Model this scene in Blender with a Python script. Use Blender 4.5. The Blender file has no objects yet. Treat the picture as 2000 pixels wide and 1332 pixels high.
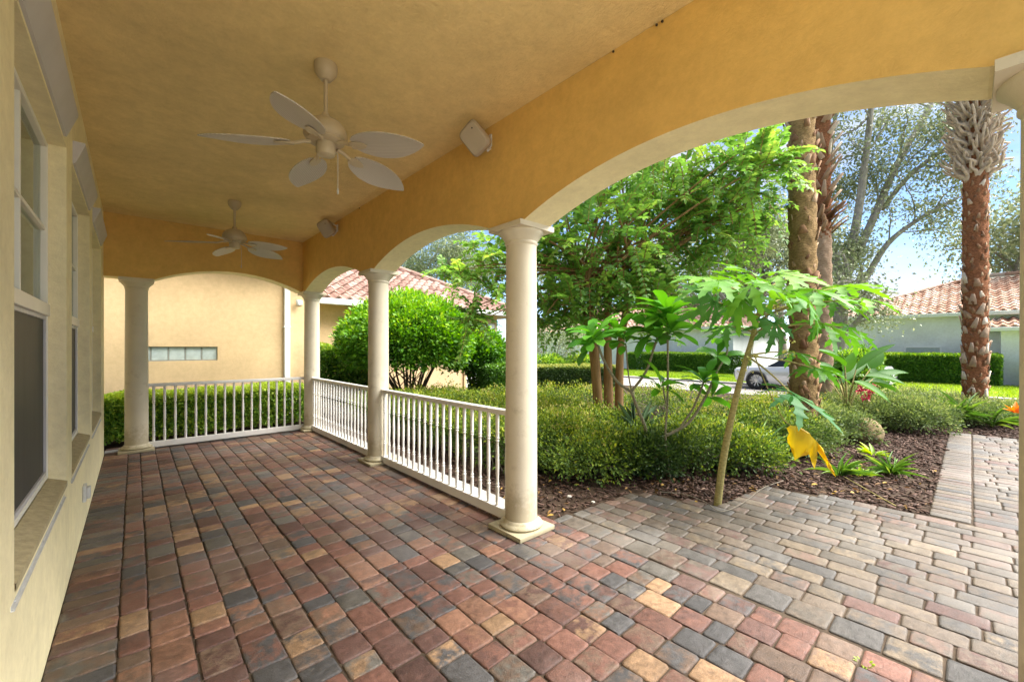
import bpy, bmesh, math, random
import numpy as np
from mathutils import Vector, Matrix
R = math.radians
SC = bpy.context.scene
COL = SC.collection
rng = np.random.default_rng(7)
random.seed(7)

# ------------------------------------------------------------------ helpers
def lin(r, g, b):
    f = lambda c: (c/255/12.92) if c/255 <= 0.04045 else ((c/255+0.055)/1.055)**2.4
    return (f(r), f(g), f(b))

CAM_F, CAM_YAW, CAM_H, CAM_Y0 = 813.2, R(42.226), 1.48, 678.2
cY, sY = math.cos(CAM_YAW), math.sin(CAM_YAW)
def at(x, y, d):
    """survey helper: a point seen at photo position x, y and measured d metres ahead -> its world coordinates"""
    r = (x-1000)/CAM_F*d
    return Vector((r*cY+d*sY, -r*sY+d*cY, CAM_H-(y-CAM_Y0)*d/CAM_F))

def props(o, label=None, cat=None, group=None, kind=None):
    if label: o['label'] = label
    if cat: o['category'] = cat
    if group: o['group'] = group
    if kind: o['kind'] = kind
    return o

def thing(name, label, cat, loc=(0, 0, 0), group=None):
    o = bpy.data.objects.new(name, None); COL.objects.link(o)
    o.location = loc; o.empty_display_size = 0.1
    return props(o, label, cat, group)

def root_loc(o):
    while o.parent: o = o.parent
    return np.array(o.location)

def link(name, me, mat, parent=None):
    o = bpy.data.objects.new(name, me); COL.objects.link(o)
    for m in (mat if isinstance(mat, (list, tuple)) else [mat]): me.materials.append(m)
    if parent is not None: o.parent = parent
    return o

class MB:
    def __init__(s): s.v = []; s.f = []; s.mi = []; s.cols = []
    def add(s, verts, faces, mi=0):
        b = len(s.v); s.v += [tuple(p) for p in verts]
        for f in faces: s.f.append(tuple(i+b for i in f)); s.mi.append(mi)
        return s
    def box(s, x0, x1, y0, y1, z0, z1, mi=0):
        v = [(x0,y0,z0),(x1,y0,z0),(x1,y1,z0),(x0,y1,z0),(x0,y0,z1),(x1,y0,z1),(x1,y1,z1),(x0,y1,z1)]
        return s.add(v, [(3,2,1,0),(4,5,6,7),(0,1,5,4),(1,2,6,5),(2,3,7,6),(3,0,4,7)], mi)
    def lathe(s, prof, n=24, c=(0,0,0), cap=True, mi=0, axis='z'):
        v = []; f = []
        for r, z in prof:
            for k in range(n):
                a = 2*math.pi*k/n
                p = (r*math.cos(a), r*math.sin(a), z)
                if axis == 'x': p = (p[2], p[0], p[1])
                if axis == 'y': p = (p[0], p[2], p[1])
                v.append((p[0]+c[0], p[1]+c[1], p[2]+c[2]))
        m = len(prof)
        for i in range(m-1):
            for k in range(n):
                a, b = i*n+k, i*n+(k+1) % n
                f.append((a, b, b+n, a+n))
        if cap:
            f.append(tuple(range(n-1, -1, -1))); f.append(tuple((m-1)*n+k for k in range(n)))
        return s.add(v, f, mi)
    def tube(s, pts, rad, n=8, mi=0, cap=True):
        P = [Vector(p) for p in pts]; m = len(P)
        if not isinstance(rad, (list, tuple)): rad = [rad]*m
        v = []; f = []; u = None
        for i in range(m):
            d = (P[min(i+1, m-1)]-P[max(i-1, 0)])
            d = d.normalized() if d.length > 1e-9 else Vector((0,0,1))
            if u is None:
                u = d.cross(Vector((0,0,1)) if abs(d.z) < .9 else Vector((1,0,0))).normalized()
            else:
                u = (u-d*u.dot(d)); u = u.normalized() if u.length > 1e-6 else d.orthogonal().normalized()
            w = d.cross(u)
            for k in range(n):
                a = 2*math.pi*k/n
                v.append(P[i]+(u*math.cos(a)+w*math.sin(a))*rad[i])
        for i in range(m-1):
            for k in range(n):
                a, b = i*n+k, i*n+(k+1) % n
                f.append((a, b, b+n, a+n))
        if cap:
            f.append(tuple(range(n-1, -1, -1))); f.append(tuple((m-1)*n+k for k in range(n)))
        return s.add(v, f, mi)
    def build(s, name, mat, parent=None, bevel=0, smooth=None, seg=2):
        me = bpy.data.meshes.new(name)
        off = root_loc(parent) if parent is not None else np.zeros(3)
        V = (np.array(s.v, dtype=float)-off) if len(s.v) else np.zeros((0, 3))
        me.from_pydata(V.tolist(), [], s.f)
        me.polygons.foreach_set('material_index', s.mi)
        if bevel:
            bm = bmesh.new(); bm.from_mesh(me)
            bmesh.ops.remove_doubles(bm, verts=bm.verts, dist=1e-5)
            es = [e for e in bm.edges if len(e.link_faces) == 2 and e.calc_face_angle(0) > 0.6]
            bmesh.ops.bevel(bm, geom=es, offset=bevel, segments=seg, affect='EDGES', profile=.5, clamp_overlap=True)
            bm.to_mesh(me); bm.free()
        if smooth:
            me.shade_smooth(); me.set_sharp_from_angle(angle=R(smooth))
        me.update()
        return link(name, me, mat, parent)

def absorb(main, others):
    """surface relief (flakes, slots) goes into the mesh it sits on, keeping its own materials"""
    def tints(me):
        q = np.zeros(len(me.vertices), np.float32)
        if 'tint' in me.attributes: me.attributes['tint'].data.foreach_get('value', q)
        return q
    T = [tints(main.data)]
    bm = bmesh.new(); bm.from_mesh(main.data); mats = list(main.data.materials)
    for o in others:
        T.append(tints(o.data))
        n0 = len(bm.faces); base = len(mats); mats += list(o.data.materials); bm.from_mesh(o.data); bm.faces.ensure_lookup_table()
        for f in bm.faces[n0:]: f.material_index += base
        bpy.data.objects.remove(o)
    for m in mats[len(main.data.materials):]: main.data.materials.append(m)
    bm.to_mesh(main.data); bm.free()
    q = main.data.attributes.get('tint') or main.data.attributes.new('tint', 'FLOAT', 'POINT')
    q.data.foreach_set('value', np.concatenate(T)); return main
def bez(p0, p1, p2, n=8):
    p0, p1, p2 = Vector(p0), Vector(p1), Vector(p2)
    return [p0*(1-t)**2+p1*2*t*(1-t)+p2*t*t for t in [i/(n-1) for i in range(n)]]
def spline(pts, n=5):
    """Catmull-Rom through the points"""
    P = [Vector(p) for p in pts]; P = [P[0]*2-P[1]]+P+[P[-1]*2-P[-2]]; out = []
    for i in range(1, len(P)-2):
        a, b, c, d = P[i-1:i+3]
        for k in range(n):
            t = k/n
            out.append(.5*((2*b)+(c-a)*t+(2*a-5*b+4*c-d)*t*t+(3*b-a-3*c+d)*t**3))
    out.append(P[-2]); return out
def taper(r0, r1, n, e=1): return [r0+(r1-r0)*(i/(n-1))**e for i in range(n)]

# ------------------------------------------------------------------ foliage arrays
def norm(a): return a/np.maximum(np.linalg.norm(a, axis=-1, keepdims=True), 1e-9)
T4 = (np.array([(0,0,0),(.5,.5,.10),(1,0,-.08),(.5,-.5,.10)]), [(0,1,2),(0,2,3)])
T8 = (np.array([(0,0,0),(.32,.42,.10),(.36,0,.03),(.32,-.42,.10),(.7,.36,.05),(.72,0,-.02),(.7,-.36,.05),(1,0,-.14)]),
      [(0,2,1),(0,3,2),(1,2,5,4),(2,3,6,5),(4,5,7),(5,6,7)])
def long_leaf(curve=.35, n=6, fold=.16):
    v = []; f = []
    for i in range(n+1):
        t = i/n; w = .5*(math.sin(math.pi*min(1, t**.75*.97+.02))**.8) if t < 1 else 0.0
        z = -curve*t*t
        v += [(t, w, z+fold*w), (t, 0, z), (t, -w, z+fold*w)]
    for i in range(n):
        a = 3*i
        f += [(a, a+1, a+4, a+3), (a+1, a+2, a+5, a+4)]
    return (np.array(v), f)
def obovate(n=7, curve=.22, fold=.07):
    v = []; f = []
    for i in range(n+1):
        t = i/n; w = .5*(t**.85*(1-t)**.42)/.545 if 0 < t < 1 else (.02 if t == 0 else 0.)
        z = .10*math.sin(math.pi*t*.8)-curve*t*t
        v += [(t, w, z+fold*w), (t, 0, z), (t, -w, z+fold*w)]
    for i in range(n):
        a = 3*i; f += [(a, a+1, a+4, a+3), (a+1, a+2, a+5, a+4)]
    return (np.array(v), f)
TO = obovate()
TL = long_leaf(); TLS = long_leaf(.15, 5, .2)

def leafmesh(name, P, A, N, L, W, tm, mat, parent=None, tint=None, kind=None):
    P = np.asarray(P, float); n = len(P)
    A = norm(np.asarray(A, float)); N = np.asarray(N, float)
    N = norm(N-A*(N*A).sum(1, keepdims=True)); S = np.cross(A, N)
    L = np.broadcast_to(L, (n,)); W = np.broadcast_to(W, (n,))
    tv, tf = tm; k = len(tv)
    V = (P[:, None, :] + A[:, None, :]*(tv[None, :, 0, None]*L[:, None, None])
         + S[:, None, :]*(tv[None, :, 1, None]*W[:, None, None]) + N[:, None, :]*(tv[None, :, 2, None]*L[:, None, None]))
    if parent is not None: V = V-root_loc(parent)
    V = V.reshape(-1, 3)
    loops = np.concatenate([np.array(f) for f in tf]); sizes = np.array([len(f) for f in tf])
    idx = (loops[None, :]+(np.arange(n)*k)[:, None]).ravel()
    tot = np.tile(sizes, n); start = np.concatenate([[0], np.cumsum(tot)[:-1]])
    me = bpy.data.meshes.new(name)
    me.vertices.add(n*k); me.vertices.foreach_set('co', V.astype(np.float32).ravel())
    me.loops.add(len(idx)); me.loops.foreach_set('vertex_index', idx.astype(np.int32))
    me.polygons.add(len(tot)); me.polygons.foreach_set('loop_start', start.astype(np.int32))
    try: me.polygons.foreach_set('loop_total', tot.astype(np.int32))
    except Exception: pass
    at_ = me.attributes.new('tint', 'FLOAT', 'POINT')
    tint = rng.random(n) if tint is None else np.asarray(tint)
    at_.data.foreach_set('value', np.repeat(tint, k).astype(np.float32))
    me.update(calc_edges=True); me.validate()
    o = link(name, me, mat, parent)
    if kind: o['kind'] = kind
    return o

def rvec(n): return norm(rng.normal(size=(n, 3)))
def lump(P, s=1.0, seed=0):
    r = np.random.default_rng(seed); out = np.zeros(len(P))
    for k in range(6):
        d = r.normal(size=3); d = d/np.linalg.norm(d)*s*(1+k*.45)
        out += np.sin(P@d+r.random()*6.28)/(1+.35*k)
    return out/3.2

class Leaves:
    def __init__(s): s.P=[]; s.A=[]; s.N=[]; s.L=[]; s.W=[]; s.T=[]
    def add(s, P, A, N, L, W, T):
        n = len(P); s.P.append(P); s.A.append(A); s.N.append(N)
        s.L.append(np.broadcast_to(L, (n,))); s.W.append(np.broadcast_to(W, (n,))); s.T.append(np.broadcast_to(T, (n,)))
    def build(s, name, tm, mat, parent=None, kind=None):
        c = np.concatenate
        return leafmesh(name, c(s.P), c(s.A), c(s.N), c(s.L), c(s.W), tm, mat, parent, np.clip(c(s.T), 0, 1), kind)

def shell_ellipsoid(n, c, r, seed, amp=.12, freq=2.2, zmin=-.9):
    d = rvec(int(n*1.7)); d = d[d[:, 2] > zmin][:n]
    P = d*np.array(r); k = 1+amp*lump(P+np.array(c), freq, seed)
    depth = 1-np.abs(rng.normal(0, .09, len(d)))
    P = P*(k*depth)[:, None]+np.array(c)
    Nn = norm(d/np.array(r)); return P, Nn, 1-depth
def shell_box(n, x0, x1, y0, y1, z1, z0=0.05, seed=0, amp=.04, freq=3., top=.4):
    """points over the sides and the top of a clipped hedge with rounded shoulders"""
    a = np.array([(x1-x0)*(y1-y0)*1.3, (y1-y0)*(z1-z0), (y1-y0)*(z1-z0), (x1-x0)*(z1-z0), (x1-x0)*(z1-z0)])
    w = rng.choice(5, n, p=a/a.sum()); u, v = rng.random(n), rng.random(n)
    P = np.zeros((n, 3)); Nn = np.zeros((n, 3))
    X = x0+(x1-x0)*u; Y = y0+(y1-y0)*np.where(w < 1, v, u); Z = z0+(z1-z0)*v
    P[:, 0] = np.select([w == 0, w == 1, w == 2], [X, x0, x1], X)
    P[:, 1] = np.select([w == 0, w == 1, w == 2, w == 3], [Y, Y, Y, y0], y1)
    P[:, 2] = np.where(w == 0, z1, Z)
    Nn[w == 0, 2] = 1; Nn[w == 1, 0] = -1; Nn[w == 2, 0] = 1; Nn[w == 3, 1] = -1; Nn[w == 4, 1] = 1
    d = np.abs(rng.normal(0, .03, n)); sh = (1-np.clip((z1-P[:, 2])/.12, 0, 1))
    c = np.array([(x0+x1)/2, (y0+y1)/2, 0])
    P = P+Nn*(amp*lump(P, freq, seed)-d)[:, None]
    edge = np.minimum.reduce([P[:, 0]-x0, x1-P[:, 0], P[:, 1]-y0, y1-P[:, 1]])
    P[:, 2] -= np.where(w == 0, .06*np.exp(-np.clip(edge, 0, 9)/.06), 0)
    return P, Nn, d

def shoot_leaves(P, Nn, L, W, jit=.8, up=.35):
    n = len(P)
    A = norm(Nn*.8+rng.normal(0, jit, (n, 3))*.7+np.array([0, 0, up]))
    N = norm(Nn+rng.normal(0, .45, (n, 3))+np.array([0, 0, .5]))
    s = rng.uniform(.65, 1.25, n)
    return A, N, L*s, W*s

# ------------------------------------------------------------------ materials
def new_mat(name):
    m = bpy.data.materials.new(name); m.use_nodes = True
    nt = m.node_tree; b = nt.nodes['Principled BSDF']
    return m, nt, b
def nd(nt, t, **k):
    n = nt.nodes.new(t)
    for a, v in k.items():
        if a.startswith('i_'): n.inputs[a[2:].replace('_', ' ')].default_value = v
        else: setattr(n, a, v)
    return n
def noise(nt, scale, detail=5, rough=.6, coord='Object', vec=None, stretch=None):
    tc = nd(nt, 'ShaderNodeTexCoord'); n = nd(nt, 'ShaderNodeTexNoise')
    n.inputs['Scale'].default_value = scale; n.inputs['Detail'].default_value = detail; n.inputs['Roughness'].default_value = rough
    src = tc.outputs[coord]
    if stretch:
        mp = nd(nt, 'ShaderNodeMapping'); mp.inputs['Scale'].default_value = stretch
        nt.links.new(src, mp.inputs['Vector']); src = mp.outputs[0]
    nt.links.new(src, n.inputs['Vector']); return n
def ramp(nt, src, stops):
    r = nd(nt, 'ShaderNodeValToRGB'); e = r.color_ramp.elements
    while len(e) < len(stops): e.new(.5)
    for k, (p, c) in enumerate(stops): e[k].position = p; e[k].color = (*c, 1) if len(c) == 3 else c
    nt.links.new(src, r.inputs[0]); return r
def mixc(nt, fac, a, b, mode='MIX'):
    m = nd(nt, 'ShaderNodeMix', data_type='RGBA', blend_type=mode)
    for key, v in ((0, fac), (6, a), (7, b)):
        if hasattr(v, 'node'): nt.links.new(v, m.inputs[key])
        elif isinstance(v, (int, float)): m.inputs[key].default_value = v
        else: m.inputs[key].default_value = (*v, 1)
    return m.outputs[2]
def bump(nt, b, h, strength=.3, dist=.01):
    n = nd(nt, 'ShaderNodeBump'); n.inputs['Strength'].default_value = strength; n.inputs['Distance'].default_value = dist
    nt.links.new(h, n.inputs['Height']); nt.links.new(n.outputs[0], b.inputs['Normal'])
def sc(c, k): return tuple(min(1, x*k) for x in c)

def paint(name, col, var=.10, scale=3, rough=.6, grain=0, gscale=120, dirt=None, spec=.3):
    m, nt, b = new_mat(name)
    n = noise(nt, scale, 6, .65)
    r = ramp(nt, n.outputs[0], [(.3, sc(col, 1-var)), (.7, sc(col, 1+var*.6))])
    out = r.outputs[0]
    if dirt:
        n2 = noise(nt, dirt[1], 8, .7)
        f = ramp(nt, n2.outputs[0], [(dirt[2], (0,0,0)), (dirt[2]+.14, (1,1,1))])
        mm = nd(nt, 'ShaderNodeMath', operation='MULTIPLY'); nt.links.new(f.outputs[0], mm.inputs[0]); mm.inputs[1].default_value = dirt[3]
        out = mixc(nt, mm.outputs[0], out, dirt[0])
    nt.links.new(out, b.inputs['Base Color']); b.inputs['Roughness'].default_value = rough
    b.inputs['Specular IOR Level'].default_value = spec
    if grain:
        g = noise(nt, gscale, 6, .7); bump(nt, b, g.outputs[0], grain, .01)
    return m

def splash(m, height, col, amt):
    """rain-splash dirt: ragged grime that thins out above the floor"""
    nt = m.node_tree; b = nt.nodes['Principled BSDF']; src = b.inputs['Base Color'].links[0].from_socket
    tc = nd(nt, 'ShaderNodeTexCoord'); sp = nd(nt, 'ShaderNodeSeparateXYZ'); nt.links.new(tc.outputs['Object'], sp.inputs[0])
    mr = nd(nt, 'ShaderNodeMapRange'); mr.inputs['From Min'].default_value = 0; mr.inputs['From Max'].default_value = height; mr.inputs['To Min'].default_value = .75; mr.inputs['To Max'].default_value = 0
    nt.links.new(sp.outputs['Z'], mr.inputs['Value']); n = noise(nt, 14, 8, .75)
    ad = nd(nt, 'ShaderNodeMath', operation='ADD'); nt.links.new(mr.outputs[0], ad.inputs[0]); nt.links.new(n.outputs[0], ad.inputs[1])
    f = ramp(nt, ad.outputs[0], [(.72, (0,0,0)), (1.0, (amt,)*3)])
    nt.links.new(mixc(nt, f.outputs[0], src, col), b.inputs['Base Color'])
def stucco(name, col, swirl=.35, green=None):
    """trowelled, painted stucco: soft cloudy tone, fine grain and swirling trowel marks in relief"""
    m, nt, b = new_mat(name)
    n = noise(nt, 1.3, 7, .6); r = ramp(nt, n.outputs[0], [(.3, sc(col, .88)), (.55, col), (.75, sc(col, 1.07))])
    out = r.outputs[0]
    n3 = noise(nt, 11, 9, .78)
    f3 = ramp(nt, n3.outputs[0], [(.36, (.89, .88, .86)), (.62, (1.03, 1.03, 1.03))])
    out = mixc(nt, 1.0, out, f3.outputs[0], 'MULTIPLY')
    if green:
        n2 = noise(nt, .55, 5, .6); f = ramp(nt, n2.outputs[0], [(.52, (0,0,0)), (.75, (.55,.55,.55))])
        out = mixc(nt, f.outputs[0], out, green)
    nt.links.new(out, b.inputs['Base Color']); b.inputs['Roughness'].default_value = .75; b.inputs['Specular IOR Level'].default_value = .2
    w = noise(nt, 7, 3, .5); 
    tc = nd(nt, 'ShaderNodeTexCoord'); mx = nd(nt, 'ShaderNodeMix', data_type='RGBA'); mx.inputs[0].default_value = .12
    nt.links.new(tc.outputs['Object'], mx.inputs[6]); nt.links.new(w.outputs['Color'], mx.inputs[7])
    g = nd(nt, 'ShaderNodeTexNoise'); g.inputs['Scale'].default_value = 38; g.inputs['Detail'].default_value = 7; g.inputs['Roughness'].default_value = .7
    nt.links.new(mx.outputs[2], g.inputs['Vector']); bump(nt, b, g.outputs[0], swirl, .012)
    return m

def leaf_mat(name, stops, trans=.28, rough=.42, spec=.35):
    m, nt, b = new_mat(name)
    a = nd(nt, 'ShaderNodeAttribute', attribute_name='tint')
    r = ramp(nt, a.outputs['Fac'], stops)
    nt.links.new(r.outputs[0], b.inputs['Base Color']); b.inputs['Roughness'].default_value = rough
    b.inputs['Specular IOR Level'].default_value = spec
    t = nd(nt, 'ShaderNodeBsdfTranslucent')
    h = nd(nt, 'ShaderNodeHueSaturation'); h.inputs['Value'].default_value = 1.5; h.inputs['Hue'].default_value = .488; h.inputs['Saturation'].default_value = 1.1
    nt.links.new(r.outputs[0], h.inputs['Color']); nt.links.new(h.outputs[0], t.inputs['Color'])
    ms = nd(nt, 'ShaderNodeMixShader'); ms.inputs[0].default_value = trans
    nt.links.new(b.outputs[0], ms.inputs[1]); nt.links.new(t.outputs[0], ms.inputs[2])
    nt.links.new(ms.outputs[0], nt.nodes['Material Output'].inputs['Surface'])
    return m

def bark_mat(name, c0, c1, scale=18, stretch=(1, 1, .25), strength=.6, c2=None):
    m, nt, b = new_mat(name)
    n = noise(nt, scale, 8, .7, stretch=stretch)
    st = [(.3, c0), (.65, c1)]+([(.8, c2)] if c2 else [])
    r = ramp(nt, n.outputs[0], st)
    nt.links.new(r.outputs[0], b.inputs['Base Color']); b.inputs['Roughness'].default_value = .9; b.inputs['Specular IOR Level'].default_value = .1
    bump(nt, b, n.outputs[0], strength, .03); return m

def paver_mat(name, haze, hz=.25):
    m, nt, b = new_mat(name)
    a = nd(nt, 'ShaderNodeAttribute', attribute_name='ca'); c = nd(nt, 'ShaderNodeAttribute', attribute_name='cb')
    n = noise(nt, 11, 6, .68); f = ramp(nt, n.outputs[0], [(.43, (0,0,0)), (.58, (1,1,1))])
    out = mixc(nt, f.outputs[0], a.outputs['Color'], c.outputs['Color'])
    g = noise(nt, 160, 4, .75); gr = ramp(nt, g.outputs[0], [(.3, (.62,.62,.62)), (.7, (1.28,1.28,1.28))])
    out = mixc(nt, 1, out, gr.outputs[0], 'MULTIPLY')
    n2 = noise(nt, 26, 7, .7); f2 = ramp(nt, n2.outputs[0], [(.36, (.62,.60,.58)), (.64, (1.16,1.16,1.16))])
    out = mixc(nt, 1, out, f2.outputs[0], 'MULTIPLY')
    e_ = nd(nt, 'ShaderNodeAttribute', attribute_name='ew'); n5 = noise(nt, 34, 5, .7); f5 = ramp(nt, n5.outputs[0], [(.50, (0,0,0)), (.62, (.09,.09,.09))])
    me_ = nd(nt, 'ShaderNodeMath', operation='MULTIPLY'); nt.links.new(e_.outputs['Fac'], me_.inputs[0]); nt.links.new(f5.outputs[0], me_.inputs[1])
    out = mixc(nt, me_.outputs[0], out, haze)
    n3 = noise(nt, .8, 8, .65); f3 = ramp(nt, n3.outputs[0], [(.48, (0,0,0)), (.72, (hz,hz,hz))])
    out = mixc(nt, f3.outputs[0], out, haze)
    nt.links.new(out, b.inputs['Base Color'])
    rr = ramp(nt, n2.outputs[0], [(.3, (.38,.38,.38)), (.7, (.62,.62,.62))]); nt.links.new(rr.outputs[0], b.inputs['Roughness'])
    b.inputs['Specular IOR Level'].default_value = .35
    ad = nd(nt, 'ShaderNodeMath', operation='ADD'); nt.links.new(g.outputs[0], ad.inputs[0]); nt.links.new(n2.outputs[0], ad.inputs[1])
    bump(nt, b, ad.outputs[0], .7, .007); return m

def attr_mat(name, stops, rough=.8, grain=.3, gs=60, attr='tint', var=.25, spec=.25):
    m, nt, b = new_mat(name)
    a = nd(nt, 'ShaderNodeAttribute', attribute_name=attr); r = ramp(nt, a.outputs['Fac'], stops)
    n = noise(nt, gs*.3, 6, .7); f = ramp(nt, n.outputs[0], [(.3, (1-var,)*3), (.7, (1+var*.5,)*3)])
    nt.links.new(mixc(nt, 1, r.outputs[0], f.outputs[0], 'MULTIPLY'), b.inputs['Base Color'])
    b.inputs['Roughness'].default_value = rough; b.inputs['Specular IOR Level'].default_value = spec
    g = noise(nt, gs, 5, .7); bump(nt, b, g.outputs[0], grain, .01); return m

def ground_mat(name, c0, c1, s1=4, s2=60, c2=None, rough=.9, bs=.5):
    m, nt, b = new_mat(name)
    n = noise(nt, s1, 8, .7); r = ramp(nt, n.outputs[0], [(.32, c0), (.68, c1)])
    g = noise(nt, s2, 6, .8); f = ramp(nt, g.outputs[0], [(.3, (.6,.6,.6)), (.7, (1.25,1.25,1.25))])
    nt.links.new(mixc(nt, 1, r.outputs[0], f.outputs[0], 'MULTIPLY'), b.inputs['Base Color'])
    b.inputs['Roughness'].default_value = rough; b.inputs['Specular IOR Level'].default_value = .15
    bump(nt, b, g.outputs[0], bs, .02); return m

WALLC = (.88, .785, .50); CEILC = (.87, .685, .335)
M = {}
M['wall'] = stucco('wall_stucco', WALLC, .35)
M['ceil'] = stucco('ceiling_stucco', CEILC, .95, green=(.50, .40, .12))
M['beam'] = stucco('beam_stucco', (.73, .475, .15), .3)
M['sill'] = paint('rough_sill', (.46, .385, .225), .25, 30, .85, .6, 90)
M['column'] = paint('column_paint', (.64, .575, .44), .09, 2.2, .55, .16, 60, dirt=((.36, .30, .20), 6, .56, .45))
M['plinth'] = paint('plinth_paint', (.66, .60, .44), .10, 5, .65, .3, 50, dirt=((.22, .19, .11), 22, .58, .85))
splash(M['column'], .55, (.34, .28, .17), .65); splash(M['plinth'], .16, (.26, .22, .12), .7)
M['white'] = paint('white_paint', (.72, .70, .66), .05, 4, .45, .08, 60)
M['frame'] = paint('window_frame_paint', (.80, .77, .68), .05, 6, .4)
M['fan'] = paint('fan_enamel', (.46, .38, .25), .06, 5, .4)
M['track'] = paint('track_metal', (.54, .53, .54), .08, 4, .42)
M['metal'] = paint('galvanised', (.52, .52, .50), .15, 20, .4)
M['pebble'] = paint('pebble_stone', (.38, .35, .30), .2, 20, .8)
M['mortar'] = paint('block_mortar', (.30, .30, .27), .1, 8, .8)
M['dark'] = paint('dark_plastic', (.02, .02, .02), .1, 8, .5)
M['speaker'] = paint('speaker_plastic', (.42, .36, .28), .05, 8, .5)
M['blind'] = paint('blind_fabric', (.78, .70, .46), .08, 4, .8)
M['peach'] = stucco('peach_stucco', (.70, .515, .295), .2)
M['house_white'] = stucco('white_stucco', (.74, .765, .76), .2)
M['trim'] = paint('cream_trim', (.72, .68, .52), .06, 3, .5)
M['trim_white'] = paint('white_trim', (.80, .81, .79), .05, 3, .5)
M['gutter'] = paint('gutter_metal', (.62, .64, .60), .08, 3, .4)
M['soil'] = ground_mat('soil', (.035, .022, .014), (.075, .050, .034), 6, 70)
M['sand'] = ground_mat('joint_sand', (.045, .032, .022), (.095, .070, .048), 8, 150)
M['ground'] = ground_mat('ground_turf', (.05, .075, .018), (.10, .13, .035), 1.5, 60)
M['lawn'] = ground_mat('lawn_turf', (.15, .24, .025), (.26, .36, .05), 1.2, 90)
M['road'] = ground_mat('road_surface', (.24, .22, .205), (.32, .295, .275), 1.5, 90, bs=.2)
M['kerb'] = ground_mat('kerb_concrete', (.34, .33, .31), (.46, .45, .42), 3, 60, bs=.2)
M['paver_in'] = paver_mat('porch_pavers', (.36, .31, .28), .30)
M['paver_out'] = paver_mat('walk_pavers', (.30, .275, .24), .40)
M['chip'] = attr_mat('bark_chips', [(0, (.030, .017, .012)), (.5, (.085, .048, .034)), (.85, (.16, .10, .075)), (1, (.30, .22, .16))], .85, .5, 150)
M['rock'] = paint('rock', (.20, .145, .07), .4, 9, .9, .8, 25)

# screen: fine dark weave over the lower sash
m, nt, b = new_mat('insect_screen')
n = noise(nt, 9, 6, .7, stretch=(1, 1, .12)); r = ramp(nt, n.outputs[0], [(.3, (.040, .039, .036)), (.7, (.066, .064, .058))])
nt.links.new(r.outputs[0], b.inputs['Base Color']); b.inputs['Roughness'].default_value = .55; b.inputs['Specular IOR Level'].default_value = .35
M['screen'] = m
# window pane
m, nt, b = new_mat('pane_glass')
b.inputs['Base Color'].default_value = (.02, .022, .02, 1); b.inputs['Roughness'].default_value = .04; b.inputs['Specular IOR Level'].default_value = .6
tr = nd(nt, 'ShaderNodeBsdfTransparent'); tr.inputs[0].default_value = (.9, .92, .86, 1)
ms = nd(nt, 'ShaderNodeMixShader'); ms.inputs[0].default_value = .35
gl = nd(nt, 'ShaderNodeBsdfGlossy'); gl.inputs['Roughness'].default_value = .03; gl.inputs[0].default_value = (.85, .9, .85, 1)
lw = nd(nt, 'ShaderNodeFresnel'); lw.inputs[0].default_value = 1.5
nt.links.new(lw.outputs[0], ms.inputs[0]); nt.links.new(tr.outputs[0], ms.inputs[1]); nt.links.new(gl.outputs[0], ms.inputs[2])
nt.links.new(ms.outputs[0], nt.nodes['Material Output'].inputs['Surface'])
M['glass'] = m
m, nt, b = new_mat('glass_block')
n = noise(nt, 11, 2, .5); r = ramp(nt, n.outputs[0], [(.35, (.38, .44, .43)), (.65, (.45, .52, .50))])
nt.links.new(r.outputs[0], b.inputs['Base Color']); b.inputs['Roughness'].default_value = .12; b.inputs['Specular IOR Level'].default_value = .6
bump(nt, b, n.outputs[0], .25, .02); M['block'] = m
# car
m, nt, b = new_mat('car_paint')
b.inputs['Base Color'].default_value = (.62, .64, .66, 1); b.inputs['Metallic'].default_value = .35; b.inputs['Roughness'].default_value = .28; b.inputs['Coat Weight'].default_value = .6
M['car'] = m
m, nt, b = new_mat('car_glass'); b.inputs['Base Color'].default_value = (.015, .018, .02, 1); b.inputs['Roughness'].default_value = .05; M['car_glass'] = m
m, nt, b = new_mat('alloy'); b.inputs['Base Color'].default_value = (.6, .6, .6, 1); b.inputs['Metallic'].default_value = .7; b.inputs['Roughness'].default_value = .35; M['alloy'] = m
M['tyre'] = paint('tyre_rubber', (.022, .022, .022), .2, 20, .8)

# roof tiles
M['tile_peach'] = attr_mat('peach_house_tiles', [(0, (.18, .105, .08)), (.4, (.25, .15, .118)), (.75, (.30, .19, .155)), (1, (.36, .25, .21))], .8, .3, 20)
M['tile_white'] = attr_mat('white_house_tiles', [(0, (.30, .16, .10)), (.35, (.40, .245, .175)), (.7, (.47, .33, .25)), (1, (.52, .41, .34))], .8, .3, 20)

G = lambda *s: [(p, c) for p, c in s]
M['hedge'] = leaf_mat('hedge_leaf', G((0, (.040, .105, .016)), (.5, (.095, .22, .028)), (.8, (.22, .38, .042)), (1, (.40, .52, .07))))
M['dark_hedge'] = leaf_mat('dark_hedge_leaf', G((0, (.028, .062, .016)), (.6, (.065, .125, .026)), (.85, (.18, .23, .045)), (1, (.36, .38, .09))))
M['topiary'] = leaf_mat('topiary_leaf', G((0, (.034, .105, .013)), (.5, (.090, .25, .022)), (.8, (.20, .42, .032)), (1, (.38, .56, .06))))
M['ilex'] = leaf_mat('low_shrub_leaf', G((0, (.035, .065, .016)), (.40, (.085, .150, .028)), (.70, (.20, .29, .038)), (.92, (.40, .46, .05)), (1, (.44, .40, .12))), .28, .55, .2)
M['bushgrey'] = leaf_mat('grey_green_leaf', G((0, (.055, .090, .028)), (.5, (.135, .195, .055)), (.85, (.26, .32, .09)), (1, (.36, .36, .14))), .28, .55, .2)
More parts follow.
